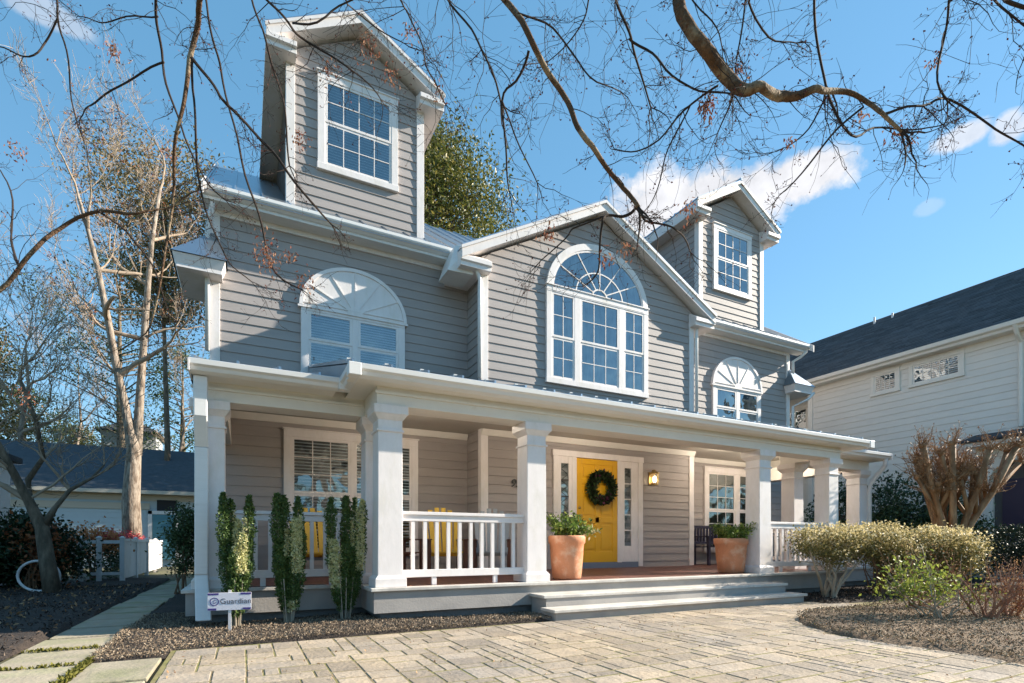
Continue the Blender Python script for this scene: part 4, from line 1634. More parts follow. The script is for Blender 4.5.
columnar(-0.06, 6.42, [(-.13, 0, 1.48, .075), (-.06, .05, 1.42, .07), (.12, 0, 1.46, .08), (.06, -.05, 1.05, .08), (0, .04, 1.2, .09), (-.02, -.06, .9, .09)],
         [(.05, .055, .62, 1.22), (.0, .04, .85, 1.3)], 1, 'two spired columnar evergreen with a cream streak beside the downspout')
columnar(0.47, 6.45, [(-.13, 0, 1.50, .08), (-.06, .04, 1.48, .08), (.09, 0, 1.47, .07), (.05, -.05, 1.22, .07), (.12, 0, 1.15, .07), (0, .03, 1.1, .09), (-.1, 0, 1.0, .09)],
         [(.075, .06, .60, 1.25), (-.03, .03, .8, 1.1), (.02, .05, .1, .3)], 2, 'middle columnar evergreen with a cream streak on its right side')
columnar(1.07, 6.42, [(-.16, 0, 1.48, .08), (.02, .04, 1.50, .09), (.11, 0, 1.48, .07), (.20, 0, 1.46, .06), (-.12, -.04, .98, .075), (0, -.03, 1.05, .09), (.12, 0, 1.0, .08)],
         [(-.12, .07, .42, 1.0), (.17, .05, .62, 1.5), (.08, .02, .9, 1.25)], 3, 'wide columnar evergreen with cream patches left and right beside the wide column')


def clump_points(r, c, rad, n, shell=0.55, flat=0.0):
    pts = []
    for _ in range(n):
        d = Vector((r.gauss(0, 1), r.gauss(0, 1), r.gauss(0, 1)))
        d.normalize()
        f = shell + (1 - shell) * r.random() if r.random() < .8 else r.random()
        pts.append((c[0] + d.x * rad[0] * f, c[1] + d.y * rad[1] * f, c[2] + d.z * rad[2] * f))
    return pts


def bush(name, x, y, lobes, n, size, m, seed, lab, cat='bush', grp=None, stems=8, stemm=None, stemtop=0.5, up=.4, top_m=None, ztop=None, stemr=.02):
    """multi-stemmed bush: leaf clumps around lobes, some stems showing"""
    t = empty(name, (x, y, 0.03), lab, cat, grp)
    r = random.Random(seed)
    mb = MB()
    for k in range(stems):
        lb = r.choice(lobes)
        a = r.uniform(0, 6.28)
        p0 = Vector((x + r.uniform(-.12, .12), y + r.uniform(-.12, .12), 0.0))
        p2 = Vector((lb[0], lb[1], lb[2])) + Vector((r.gauss(0, lb[3] * .3), r.gauss(0, lb[4] * .3), r.gauss(0, lb[5] * .2)))
        p1 = p0.lerp(p2, .5) + Vector((r.gauss(0, .08), r.gauss(0, .08), 0))
        mb.tube([p0, p0.lerp(p1, .6) + Vector((0, 0, .05)), p1, p2], [stemr, stemr * .85, stemr * .65, stemr * .3], 6, raw=True)
        for _ in range(4):
            q = p1.lerp(p2, r.random())
            mb.tube([q, q + Vector((r.gauss(0, .18), r.gauss(0, .18), abs(r.gauss(0, .18))))], [stemr * .3, .003], 4, raw=True)
    mb.build('stems', stemm or BARKB, t)
    pts, pt = [], []
    tot = sum(l[3] * l[4] * l[5] for l in lobes)
    for (lx, ly, lz, a, b, c) in lobes:
        k = int(n * (a * b * c) / tot)
        sub = max(6, k // 60)
        cs = clump_points(r, (lx, ly, lz), (a, b, c), sub, 0.7)
        for q in cs:
            for _ in range(k // sub):
                s = size * 1.9
                w = (q[0] + r.gauss(0, s), q[1] + r.gauss(0, s), q[2] + r.gauss(0, s * .8))
                if ztop and w[2] > ztop + .06 * math.sin(w[0] * 5.3) + .05 * math.sin(w[0] * 23 + w[1] * 17):
                    continue
                if w[2] < .06:
                    continue
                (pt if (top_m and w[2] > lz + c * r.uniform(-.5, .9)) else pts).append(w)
    leaves('foliage', pts, size, m, t, seed, aspect=1.8, up=up)
    if pt:
        leaves('pale_foliage', pt, size, top_m, t, seed + 3, aspect=1.8, up=up)
    return t


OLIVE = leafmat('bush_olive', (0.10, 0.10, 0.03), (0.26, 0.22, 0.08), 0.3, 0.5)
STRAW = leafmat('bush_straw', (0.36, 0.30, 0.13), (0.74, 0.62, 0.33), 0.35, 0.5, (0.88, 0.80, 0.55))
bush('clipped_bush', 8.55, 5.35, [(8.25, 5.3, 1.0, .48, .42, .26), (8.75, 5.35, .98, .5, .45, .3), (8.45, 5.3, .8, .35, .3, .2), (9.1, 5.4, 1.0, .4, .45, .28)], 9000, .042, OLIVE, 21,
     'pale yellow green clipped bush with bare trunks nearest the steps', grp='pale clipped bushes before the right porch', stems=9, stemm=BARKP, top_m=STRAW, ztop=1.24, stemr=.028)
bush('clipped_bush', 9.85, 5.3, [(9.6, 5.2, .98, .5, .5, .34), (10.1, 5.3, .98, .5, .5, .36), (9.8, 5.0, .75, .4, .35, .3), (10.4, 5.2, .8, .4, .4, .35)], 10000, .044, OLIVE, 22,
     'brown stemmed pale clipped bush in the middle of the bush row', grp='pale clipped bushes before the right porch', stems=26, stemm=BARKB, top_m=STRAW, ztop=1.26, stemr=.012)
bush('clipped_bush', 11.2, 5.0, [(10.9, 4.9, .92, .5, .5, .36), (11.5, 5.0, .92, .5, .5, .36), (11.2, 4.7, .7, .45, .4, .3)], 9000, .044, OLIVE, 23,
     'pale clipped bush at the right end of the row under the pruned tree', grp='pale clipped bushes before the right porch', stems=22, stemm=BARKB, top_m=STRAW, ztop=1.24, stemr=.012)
BRIGHT = leafmat('bush_bright', (0.13, 0.18, 0.025), (0.36, 0.40, 0.09), 0.4)
bush('leafy_shrub', 7.25, 3.25, [(7.05, 3.35, .50, .26, .26, .20), (7.4, 3.3, .42, .24, .24, .17), (6.9, 3.5, .42, .18, .2, .12), (7.6, 3.1, .36, .18, .2, .10), (7.15, 3.3, .66, .10, .10, .07)], 950, .05, BRIGHT, 24,
     'small bright green leafy shrub on the sunlit mulch', 'shrub', stems=12, stemm=BARKP, stemr=.011, up=.6)


def grow(mb, p, d, L, rad, depth, r, tips, wander=.18, nseg=5, split=(2, 3), spread=.6, up=.12, shrink=.68, minr=.004, sides=(8, 6, 5, 4, 3, 3), level=0):
    """a limb that wanders, tapers and forks"""
    pts, rr = [p.copy()], [rad]
    d = d.normalized()
    for i in range(nseg):
        d = (d + Vector((r.gauss(0, wander), r.gauss(0, wander), r.gauss(0, wander) + up * .4))).normalized()
        p = p + d * (L / nseg)
        pts.append(p.copy())
        rr.append(max(minr * .6, rad * (1 - .45 * (i + 1) / nseg)))
    mb.tube(pts, rr, sides[min(level, len(sides) - 1)], raw=True, cap=level == 0)
    if depth <= 0:
        tips.append(p.copy())
        return
    for k in range(r.randint(*split)):
        idx = nseg if k == 0 else r.randint(max(1, nseg // 2), nseg)
        ax = Vector((r.gauss(0, 1), r.gauss(0, 1), r.gauss(0, 1))).normalized()
        nd = (d + ax * spread * (0.45 if k == 0 else 1.1) + Vector((0, 0, up))).normalized()
        grow(mb, pts[idx], nd, L * shrink * r.uniform(.75, 1.2), max(minr, rr[idx] * (.85 if k == 0 else .6)), depth - 1, r, tips, wander, max(3, nseg - 1), split, spread, up, shrink, minr, sides, level + 1)
    # side twigs
    if depth <= 3:
        for k in range(3):
            i = r.randint(1, nseg)
            ax = Vector((r.gauss(0, 1), r.gauss(0, 1), r.gauss(0, 1) + .2)).normalized()
            grow(mb, pts[i], (d * .4 + ax).normalized(), L * .42, max(minr * .7, rr[i] * .35), 0 if depth < 2 else 1, r, tips, wander, 3, (1, 2), spread, up, shrink, minr, sides, level + 2)


def dryshrub(x, y, seed, lab, h, lean, mt):
    t = empty('bare_shrub', (x, y, 0.03), lab, 'shrub', 'twiggy bare shrubs on the sunlit mulch')
    r = random.Random(seed)
    mb = MB()
    tips = []
    for k in range(7):
        d = Vector((r.gauss(lean[0], .45), r.gauss(lean[1], .35), 1.0))
        grow(mb, Vector((x + r.uniform(-.05, .05), y + r.uniform(-.05, .05), 0)), d, h * .45, .016, 2, r, tips, .16, 4, (2, 3), .55, .15, .72, .0028)
    mb.build('branches', mt, t)
    pts = [tuple(q + Vector((r.gauss(0, .015), r.gauss(0, .015), r.gauss(0, .01)))) for q in tips for _ in range(2)]
    leaves('dry_leaves', pts, .026, LITTER, t, seed)


REDTW = mat('red_twig', (0.30, 0.15, 0.09), 0.8, var=.3, nscale=10)
dryshrub(7.65, 2.95, 31, 'reddish twiggy bare shrub leaning right behind the bright green shrub', 1.0, (.35, 0), REDTW)
dryshrub(8.15, 2.9, 32, 'low reddish bare shrub at the right edge of the sunlit mulch', .75, (.25, 0), REDTW)
dryshrub(8.1, 3.9, 33, 'taller grey brown bare shrub before the dark clipped hedge', .95, (.0, 0), BARKB)
DKG = leafmat('hedge_dark', (0.008, 0.018, 0.010), (0.03, 0.045, 0.025), 0.15)
bush('clipped_hedge', 15.0, 4.6, [(14.2, 5.0, .75, .7, .6, .6), (15.0, 4.6, .75, .8, .6, .62), (15.9, 4.1, .75, .7, .6, .6)], 14000, .05, DKG, 34, 'dark green rounded clipped hedge before the white neighbouring porch', 'hedge', stems=6, ztop=1.36)
HOLLY = leafmat('holly_green', (0.018, 0.045, 0.02), (0.07, 0.12, 0.05), 0.15, 0.3)
for i, (x, y, h, w, lab) in enumerate(((14.7, 9.0, 2.7, .75, 'dark glossy holly seen between the right porch columns'), (14.8, 7.6, 2.95, .85, 'dark glossy holly just right of the last porch column'),
                                        (15.3, 6.6, 2.4, .8, 'dark glossy holly behind the pale bushes before the white wall'))):
    bush('holly_shrub', x, y, [(x, y, h * .35, w, w, h * .33), (x, y, h * .6, w * .85, w * .85, h * .28), (x, y, h * .84, w * .4, w * .4, h * .16)], 6500, .085, HOLLY, 40 + i, lab, 'shrub', 'hollies between the two houses', stems=5, stemr=.03)

# pruned crape myrtle
cmx, cmy = 12.62, 5.45
cmt = empty('pruned_tree', (cmx, cmy, 0.03), 'pruned multi-trunk tree with knobbly orange brown limbs before the white house', 'tree')
CM = mat('crape_bark', (0.20, 0.095, 0.035), 0.75, var=.35, nscale=8, color2=(0.34, 0.21, 0.11), mixscale=6, bump=.5, bscale=25, stretch=(1, 1, .3))
r = random.Random(8)
mb = MB()
tw = MB()
tips = []
for k in range(9):
    a = k / 9 * 6.28 + r.uniform(-.2, .2)
    sp = r.uniform(.35, 1.15)
    dirx = Vector((math.cos(a) * .891 * sp + .25, -math.cos(a) * .454 * sp + math.sin(a) * .35, 0))
    p0 = Vector((cmx + .12 * math.cos(a), cmy + .12 * math.sin(a), 0))
    H = r.uniform(2.55, 3.0)
    P = [p0, p0 + dirx * .05 + Vector((0, 0, .7)), p0 + dirx * .24 + Vector((0, 0, 1.35)), p0 + dirx * .62 + Vector((0, 0, 1.98)), p0 + dirx * 1.05 + Vector((0, 0, H))]
    mb.tube(P, [.10, .08, .062, .052, .058], 8, raw=True)
    for q in range(r.randint(2, 3)):
        s_ = P[2].lerp(P[3], r.random())
        e_ = s_ + Vector((r.uniform(-.45, .45), r.uniform(-.3, .3), r.uniform(.6, .95)))
        mb.tube([s_, s_.lerp(e_, .5) + Vector((.03, 0, -.02)), e_], [.045, .035, .042], 7, raw=True)
        P2 = [e_]
        for w in P2:
            mb.tube([w - Vector((0, 0, .05)), w, w + Vector((0, 0, .05))], [.035, .06, .035], 7, raw=True)
        P.append(e_)
    mb.tube([P[4] - Vector((0, 0, .05)), P[4], P[4] + Vector((0, 0, .05))], [.05, .075, .04], 7, raw=True)
    for base_p in P[3:]:
        for q in range(11):
            d = Vector((r.gauss(0, .55), r.gauss(0, .55), r.uniform(.3, 1)))
            grow(tw, base_p + Vector((r.gauss(0, .04), r.gauss(0, .04), 0)), d, r.uniform(.14, .3), .010, 1, r, tips, .2, 3, (1, 3), .7, .1, .7, .004)
mb.build('trunk', CM, cmt, smooth=True)
tw.build('shoots', CM, cmt)
leaves('seed_heads', [tuple(q) for q in tips for _ in range(2)], .035, leafmat('seed_brown', (0.25, 0.12, 0.05), (0.48, 0.28, 0.14), .1), cmt, 8)

# ============================================================ NEIGHBOURING WHITE HOUSE (right)
NX = 17.5
nb = empty('neighbour_house', (NX, 8.5, 0), 'long cream clapboard house with dark shingle roof to the right', 'house')
NSID = mat('cream_siding', (0.80, 0.765, 0.715), 0.6, var=.04, nscale=1.0, island=.02)
SHING = mat('dark_shingle', (0.052, 0.058, 0.07), 0.9, var=.3, nscale=4, color2=(0.035, 0.04, 0.05), mixscale=14, island=.0, bump=.4, bscale=25, stretch=(3, 1, 3))
mb = MB()
mb.box(NX + .002, 24.4, 5.2, 11.65, 0, 6.5)
mb.box(NX + 1.2, 24.2, 11.65, 16.0, 0, 6.5)
nw_ = mb.build('wall', NSID, nb)
siding('wall_boards', LEFTW(NX), (0.3, 6.45), rect(5.2, 11.65), nw_, 0.19, NSID)
siding('wall_boards', LEFTW(NX + 1.2), (0.3, 6.45), rect(11.66, 16.0), nw_, 0.19, NSID)
mb = MB(FRONT(5.2))
mb.prism_d(-.02, 0.0, [(NX, 6.4), (24.4, 6.4), (21.0, 9.1)])
mb.build('gable', NSID, nb)
mb = MB(lambda a, d, z: (a, d, z))
# roof made of overlapping shingle courses
zr0, xr0, zr1, xr1 = 6.50, NX - .42, 9.28, 21.0
n = 34
for i in range(n):
    f0, f1 = i / n, (i + 1) / n
    xa, xb = xr0 + (xr1 - xr0) * f0, xr0 + (xr1 - xr0) * f1
    za, zb_ = zr0 + (zr1 - zr0) * f0, zr0 + (zr1 - zr0) * f1
    y = 4.9 + (i % 2) * .1
    while y < 16.3:
        ww = r.uniform(.25, .5)
        y1 = min(y + ww, 16.3)
        h = r.uniform(.008, .022)
        mb.add([(xa, y, za + h + .006), (xa, y1, za + h + .006), (xb, y1, zb_), (xb, y, zb_), (xa, y, za), (xa, y1, za)], [(0, 1, 2, 3), (4, 5, 1, 0)])
        y = y1
SHI2 = mat('dark_shingle_course', (0.060, 0.072, 0.085), 0.9, var=.3, nscale=6, island=.3)
nr = mb.build('roof', SHI2, nb, recalc=False)
mb = MB(FRONT(4.9))
mb.ring([(xr0, zr0 - .01), (21.0, zr1 - .01), (24.9, zr0 - .01)], [(xr0, zr0 - .12), (21.0, zr1 - .12), (24.9, zr0 - .12)], -11.4, 0.0)
mb.build('roof_deck', SHING, nr)
mb = MB()
for (y, z) in ((11.2, 0.22), (10.6, .14)):
    fz = 9.05
    mb.tube([(20.6, y, 8.85), (20.6, y, 9.02 + z)], .035, 8, raw=True)
mb.build('roof_vent', WHITE, nb)
mb = MB(LEFTW(NX))
mb.prism_a(4.9, 12.05, [(0, 6.30), (.36, 6.30), (.38, 6.36), (.46, 6.40), (.48, 6.50), (0, 6.50)])
ng = mb.build('gutter', mat('cream_trim', (0.84, 0.80, 0.74), .5, var=.05), nb)
CT = MATS['cream_trim']
mb = MB(LEFTW(NX))
mb.box(5.3, 11.62, .003, .04, 6.12, 6.30)
mb.box(11.50, 11.66, .003, .045, .3, 6.12)
mb.build('frieze_board', CT, nb)
window(LEFTW(NX), 8.78, 9.60, 5.52, 6.24, [(8.88, 9.50, None, 4, 2, 2)], trim=.10, parent=nb, name='window', glass=GLASSD, bl=(0, 1), label='small square upper window of the cream house', tmat=CT, step=.06)
window(LEFTW(NX), 7.20, 8.54, 5.52, 6.24, [(7.30, 8.44, None, 5, 2, 2)], trim=.10, parent=nb, name='window', glass=GLASSD, bl=(0, 1), label='small wide upper window of the cream house', tmat=CT, step=.06)
window(LEFTW(NX), 7.30, 8.35, 1.4, 2.85, [(7.40, 8.25, 2.1, 2, 1, 1)], trim=.10, parent=nb, name='window', glass=GLASSD, label='lower window of the cream house behind the pruned tree', tmat=CT)
window(LEFTW(NX + 1.2), 12.4, 13.5, 5.0, 6.1, [(12.5, 13.4, None, 2, 2, 2)], trim=.10, parent=nb, name='window', label='far upper window of the cream house above the corner return', tmat=CT)
window(LEFTW(NX + 1.2), 12.4, 13.5, 3.6, 4.6, [(12.5, 13.4, None, 2, 2, 2)], trim=.10, parent=nb, name='window', label='far middle window of the cream house just above the porch roof', tmat=CT)
# its porch: panel in a painted recess shade, pilaster and dark door
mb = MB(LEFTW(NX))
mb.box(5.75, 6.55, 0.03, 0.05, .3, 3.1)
mb.build('doorway', mat('doorway_painted_shade', (0.10, 0.09, 0.085), .8), nb)
mb = MB(LEFTW(NX))
mb.box(5.95, 6.38, .0505, .08, .3, 2.6)
mb.build('door', mat('door_plum', (0.045, 0.03, 0.06), .5), nb)
mb = MB(LEFTW(NX))
mb.box(6.55, 7.05, .03, .14, .3, 3.2)
mb.box(6.62, 6.98, .14, .16, .4, 3.0)
mb.build('pilaster', CT, nb, bevel=.004)
mb = MB(LEFTW(NX))
mb.box(5.0, 6.85, .03, .9, 3.42, 3.52)
e = ell(5.95, 2.3, .75, .85, 16)
mb.ring([(6.85, 3.42), (6.85, 3.42)] + [(6.8 - 1.7 * k / 12, 3.42) for k in range(13)] + [(5.0, 3.42), (5.0, 3.42)], ell(5.95, 2.55, .60, .5, 16), .06, .35)
mb.build('porch_arch', CT, nb)
mb = MB(LEFTW(NX))
mb.prism_a(4.95, 6.95, [(.03, 3.53), (.98, 3.53), (.98, 3.58), (.03, 3.85)])
mb.build('porch_roof', SHING, nb)
mb = MB(LEFTW(NX))
mb.tube([(6.02, .42, 6.4), (6.02, .3, 6.2), (6.02, .08, 6.0), (6.02, .08, 3.9)], .05, 8)
mb.build('downspout', CT, nb)

# ============================================================ LEFT BACKGROUND
GAR = mat('garage_siding', (0.50, 0.58, 0.62), 0.6, var=.04)
ga = empty('garage', (-4, 26, 0), 'low pale blue grey garage with dark roof beyond the white fence', 'garage')
mb = MB()
mb.box(-12.5, 2.5, 26.002, 33, 0, 3.1)
gwl = mb.build('wall', GAR, ga)
siding('wall_boards', FRONT(26), (.2, 3.1), rect(-12.5, 2.5), gwl, .2, GAR)
mb = MB()
mb.F = lambda a, d, z: (d, a, z)
mb.prism_d(-13, 3, [(25.5, 3.1), (29.6, 5.35), (33.7, 3.1), (33.7, 3.0), (29.6, 5.2), (25.5, 3.0)])
mb.build('roof', SHI2, ga)
mb = MB(FRONT(26))
mb.box(-13, 3, .3, .52, 2.95, 3.09)
mb.box(-12.5, 2.5, .03, .05, 2.7, 2.95)
mb.box(-8.0, -3.4, .03, .06, 2.35, 2.6)
mb.build('fascia', mat('dull_trim', (0.55, 0.5, 0.42), .6), ga)
mb = MB(FRONT(26))
mb.box(-3.15, -2.45, .03, .06, 2.05, 2.75)
mb.build('window', DARK, ga)
mb = MB(FRONT(26))
mb.box(-3.3, -2.5, .07, .10, 0.3, 2.15)
TEAL = mat('teal_paint', (0.10, 0.26, 0.32), .5, var=.1)
gd = mb.build('door', TEAL, ga)
mb = MB(FRONT(26))
for k in range(14):
    mb.box(-3.22, -2.58, .101, .115, .5 + k * .115, .56 + k * .115)
mb.build('louvres', TEAL, gd)
mb = MB(FRONT(26))
mb.box(-3.45, -3.31, .07, .12, .1, 2.3)
mb.box(-2.49, -2.37, .07, .12, .1, 2.3)
mb.box(-3.45, -2.37, .07, .12, 2.16, 2.3)
mb.build('door_frame', WHITE, gd)

wh = empty('white_outbuilding', (-6.5, 14, 0), 'white boarded outbuilding corner at the left edge', 'shed')
mb = MB()
mb.box(-9, -4.6, 14.002, 15.5, 0, 2.75)
w_ = mb.build('wall', WHITE, wh)
siding('wall_boards', FRONT(14), (.2, 2.7), rect(-9, -4.6), w_, .18, WHITE)
mb = MB()
mb.box(-9.3, -4.45, 13.85, 15.7, 2.75, 2.87)
mb.build('roof', SHING, wh)

# cupola far behind the garage
cp = empty('distant_cupola', (-6.3, 40, 0), 'pale distant house top with a small dark roof above the garage roof', 'house')
mb = MB()
mb.box(-7.7, -4.9, 40, 43, 0, 7.9)
mb.build('wall', mat('far_cream', (0.5, 0.5, 0.5), .7), cp)
mb = MB()
mb.add([(-8, 39.7, 7.9), (-4.6, 39.7, 7.9), (-4.6, 43.3, 7.9), (-8, 43.3, 7.9), (-6.3, 41.5, 9.0)], [(0, 1, 4), (1, 2, 4), (2, 3, 4), (3, 0, 4), (0, 3, 2, 1)])
mb.build('roof', SHING, cp)

# white board fence
fe = empty('white_fence', (-2.7, 16, 0), 'white board fence with capped posts beside the far end of the path', 'fence')
mb = MB()
y = 15.7
while y < 22.4:
    mb.box(-2.72, -2.69, y, y + .088, .10, 1.0)
    y += .115
mb.build('boards', WHITE, fe)
mb = MB()
mb.box(-2.74, -2.66, 15.6, 22.4, 1.001, 1.07)
mb.box(-2.76, -2.721, 15.6, 22.4, .2, .28)
mb.build('rails', WHITE, fe, bevel=.004)
for (x, y_) in ((-2.70, 15.55), (-2.70, 17.3), (-2.70, 19.1), (-2.7, 20.9), (-3.15, 15.55), (-3.5, 15.55)):
    mb = MB()
    mb.box(x - .048, x + .048, y_ - .048, y_ + .048, 0.0, 1.09)
    mb.frustum(x, y_, 1.09, 1.13, .062, .062, .015, .015)
    mb.build('post', WHITE, fe, bevel=.004)
mb = MB()
mb.box(-3.5, -2.76, 15.53, 15.57, .95, 1.03)
mb.box(-3.5, -2.76, 15.53, 15.57, .2, .27)
mb.build('end_rail', WHITE, fe)
REDF = leafmat('red_flowers', (0.45, 0.03, 0.04), (0.75, 0.15, 0.16), .3)
fe.location.x += 0.12
t = empty('flower_bush', (-3.1, 18.4, 0), 'low bush with pink red blossoms showing above the white fence', 'shrub')
r = random.Random(77)
leaves('foliage', [(-3.05 + max(-.3, min(.3, r.gauss(0, .14))), r.uniform(15.9, 20.8), r.uniform(.1, 1.05)) for _ in range(2500)], .08, HOLLY, t, 77)
leaves('blossoms', [(-3.05 + max(-.3, min(.3, r.gauss(0, .14))), r.uniform(16.0, 20.8), 1.06 + abs(r.gauss(0, .10))) for _ in range(1300)], .06, REDF, t, 78)

# shrubs left
RHO = leafmat('rhodo_green', (0.010, 0.026, 0.010), (0.045, 0.08, 0.03), .15, .4)
RUST = leafmat('rust_leaves', (0.18, 0.05, 0.02), (0.42, 0.16, 0.06), .25)
ORNG = leafmat('orange_leaves', (0.45, 0.16, 0.05), (0.80, 0.40, 0.18), .35)
bush('dark_shrub', -3.7, 14.2, [(-4.0, 14.2, .8, .6, .5, .65), (-3.45, 14.1, .65, .45, .4, .55), (-3.8, 14.2, 1.2, .45, .4, .4)], 8500, .085, RHO, 51, 'broad dark green shrub just right of the leaning tree', 'shrub', 'dark shrubs left of the path')
bush('dark_shrub', -4.7, 14.0, [(-4.8, 14.0, .6, .6, .5, .55), (-4.3, 14.1, .5, .5, .4, .45)], 6000, .085, RHO, 52, 'low dark green shrub behind the white hoop', 'shrub', 'dark shrubs left of the path')
bush('dark_shrub', -5.6, 11.8, [(-5.6, 11.8, .8, .8, .7, .75), (-5.4, 11.5, .45, .6, .5, .4)], 6000, .085, RHO, 53, 'dark green shrub cut by the left edge of the photo', 'shrub', 'dark shrubs left of the path')
bush('rusty_shrub', -3.75, 13.6, [(-3.7, 13.6, .85, .3, .25, .45), (-3.5, 13.5, .6, .2, .2, .4)], 650, .09, RUST, 54, 'shrub with rusty brown leaves tangled behind the leaning tree', 'shrub')
bush('rusty_shrub', -4.75, 12.6, [(-4.8, 12.6, .95, .3, .3, .35)], 700, .09, leafmat('pink_leaves', (0.3, .12, .1), (.6, .35, .3), .3), 55, 'small pinkish leaved shrub left of the white hoop', 'shrub')
bush('orange_shrub', -3.3, 16.3, [(-3.3, 16.3, 1.0, .45, .4, .35)], 1500, .08, ORNG, 56, 'bright orange leaved shrub behind the fence corner', 'shrub')
bush('corner_shrub', -1.0, 11.2, [(-.92, 11.2, .9, .24, .4, .5), (-.9, 11.0, 1.25, .2, .3, .3)], 3800, .06, leafmat('corner_green', (0.03, 0.055, 0.02), (0.12, 0.16, 0.06), .25), 57, 'upright green shrub between the path and the grey house corner', 'shrub', stems=8, stemr=.012)

# white hoop leaning by the tree
hp = at(38.6, 576, 9.8)
mb = MB()
rg = [(hp.x + .39 * .891 * math.cos(a), hp.y - .39 * .454 * math.cos(a), hp.z + .28 * math.sin(a)) for a in [2 * math.pi * k / 40 for k in range(41)]]
mb.tube(rg, 0.024, 8, raw=True, cap=False)
o = mb.build('white_hoop', WHITE, None, smooth=True, loc=(hp.x, hp.y, 0))
setp(o, 'white ring standing on the mulch behind the leaning tree trunk', 'hoop')

# ---- trees
BARKG = mat('grey_bark', (0.20, 0.155, 0.11), 0.9, var=.35, nscale=7, color2=(0.10, 0.08, 0.055), mixscale=9, bump=.6, bscale=30, stretch=(1, 1, .35))
BARKT = mat('tan_bark', (0.36, 0.30, 0.24), 0.9, var=.25, nscale=6, color2=(0.15, 0.11, 0.08), mixscale=10, bump=1.0, bscale=22, stretch=(1, 1, .3))
TWIG = mat('twig_grey', (0.38, 0.29, 0.21), 0.9, var=.2)


def bare_tree(name, x, y, trunks, seed, lab, barkm, twigm=None, depth=5, grp=None, spread=.6, up=.15, leafm=None, L0=1.6, minr=.008):
    """trunks = [([points], [radii])]; each end grows a crown"""
    t = empty(name, (x, y, 0), lab, 'tree', grp)
    r = random.Random(seed)
    mb = MB()
    br = MB()
    tips = []
    for P, rr in trunks:
        P = [Vector(p) for p in P]
        mb.tube(P, rr, 12, raw=True)
        for i in range(1, len(P)):
            f = i / (len(P) - 1)
            if f < .45:
                continue
            nb_ = 2 if i < len(P) - 1 else 3
            for k in range(nb_):
                a = r.uniform(0, 6.28)
                el_ = r.uniform(.3, 1.1)
                d = Vector((math.cos(a), math.sin(a), el_)) if not (i == len(P) - 1 and k == 0) else Vector((r.gauss(0, .2), r.gauss(0, .2), 1))
                grow(br, P[i], d, L0 * r.uniform(.8, 1.3), rr[i] * (.36 if k else .8), depth - 1, r, tips, .17, 5, (2, 3), spread, up, .72, minr)
    mb.build('trunk', barkm, t, smooth=True)
    br.build('branches', twigm or TWIG, t)
    if leafm:
        pts = [tuple(q + Vector((r.gauss(0, .04), r.gauss(0, .04), r.gauss(0, .04)))) for q in tips if r.random() < leafm[1] for _ in range(5)]
        if pts:
            leaves('dry_leaves', pts, leafm[2], leafm[0], t, seed)
    return t


# near leaning tree on the left
b0 = at(53, 594, 9.6)
b0.z = 0
pA = at(42, 528, 9.6)
bare_tree('leaning_tree', b0.x, b0.y, [
    ([b0, at(47, 560, 9.6), pA, at(28, 500, 9.5), at(12, 470, 9.3), at(-10, 430, 9.0)], [.14, .12, .105, .072, .06, .05]),
    ([pA, at(30, 500, 9.8), at(28, 480, 9.9), at(43, 458, 9.8), at(36, 420, 9.6), at(20, 380, 9.4)], [.10, .06, .05, .042, .036, .03]),
    ([pA, at(55, 508, 9.7), at(70, 490, 9.9), at(92, 478, 10.2), at(104, 465, 10.4)], [.08, .045, .036, .026, .018])], 61,
          'small leaning tree with forked mossy trunk beside the white hoop', BARKG, TWIG, depth=4, L0=.9, minr=.005)
tb = Vector((-3.15, 20.75, 0))
tall_A = [tb, at(131, 500, 17.00), at(134, 450, 17.00), at(128, 420, 17.00), at(118, 375, 16.89), at(108, 320, 16.79), at(98, 270, 16.57), at(88, 230, 16.46), at(78, 195, 16.25)]
tall_B = [at(136, 455, 17.11), at(138, 430, 17.11), at(140, 395, 17.22), at(144, 340, 17.33), at(148, 285, 17.54), at(152, 240, 17.65), at(160, 190, 17.87)]
bare_tree('tall_bare_tree', tb.x, tb.y, [(tall_A, [.29, .25, .20, .135, .115, .10, .08, .06, .04]), (tall_B, [.17, .14, .12, .10, .085, .07, .05])], 62,
          'tall bare tree with pale twin trunks behind the white fence', BARKT, TWIG, depth=5, L0=1.35, leafm=(RUST, .05, .07), minr=.006)
for i, (px, t_, h, lab) in enumerate(((20, 24, 12, 'thin bare tree at the far left behind the outbuilding'), (75, 34, 13, 'distant bare tree rising behind the garage roof'),
                                      (178, 30, 11, 'distant pale bare tree by the grey house corner'), (-20, 18, 10, 'bare tree half outside the left edge of the photo'))):
    p = at(px, 544, t_)
    P = [Vector((p.x, p.y, 0)), Vector((p.x + .2, p.y, h * .3)), Vector((p.x, p.y, h * .5)), Vector((p.x + .3, p.y, h * .68)), Vector((p.x + .2, p.y, h * .82))]
    bare_tree('bare_tree', p.x, p.y, [(P, [.17, .13, .10, .07, .04])], 70 + i, lab, BARKT, TWIG, depth=5, grp='bare trees in the left background', L0=h * .14, leafm=(RUST, .02, .07), minr=.008)


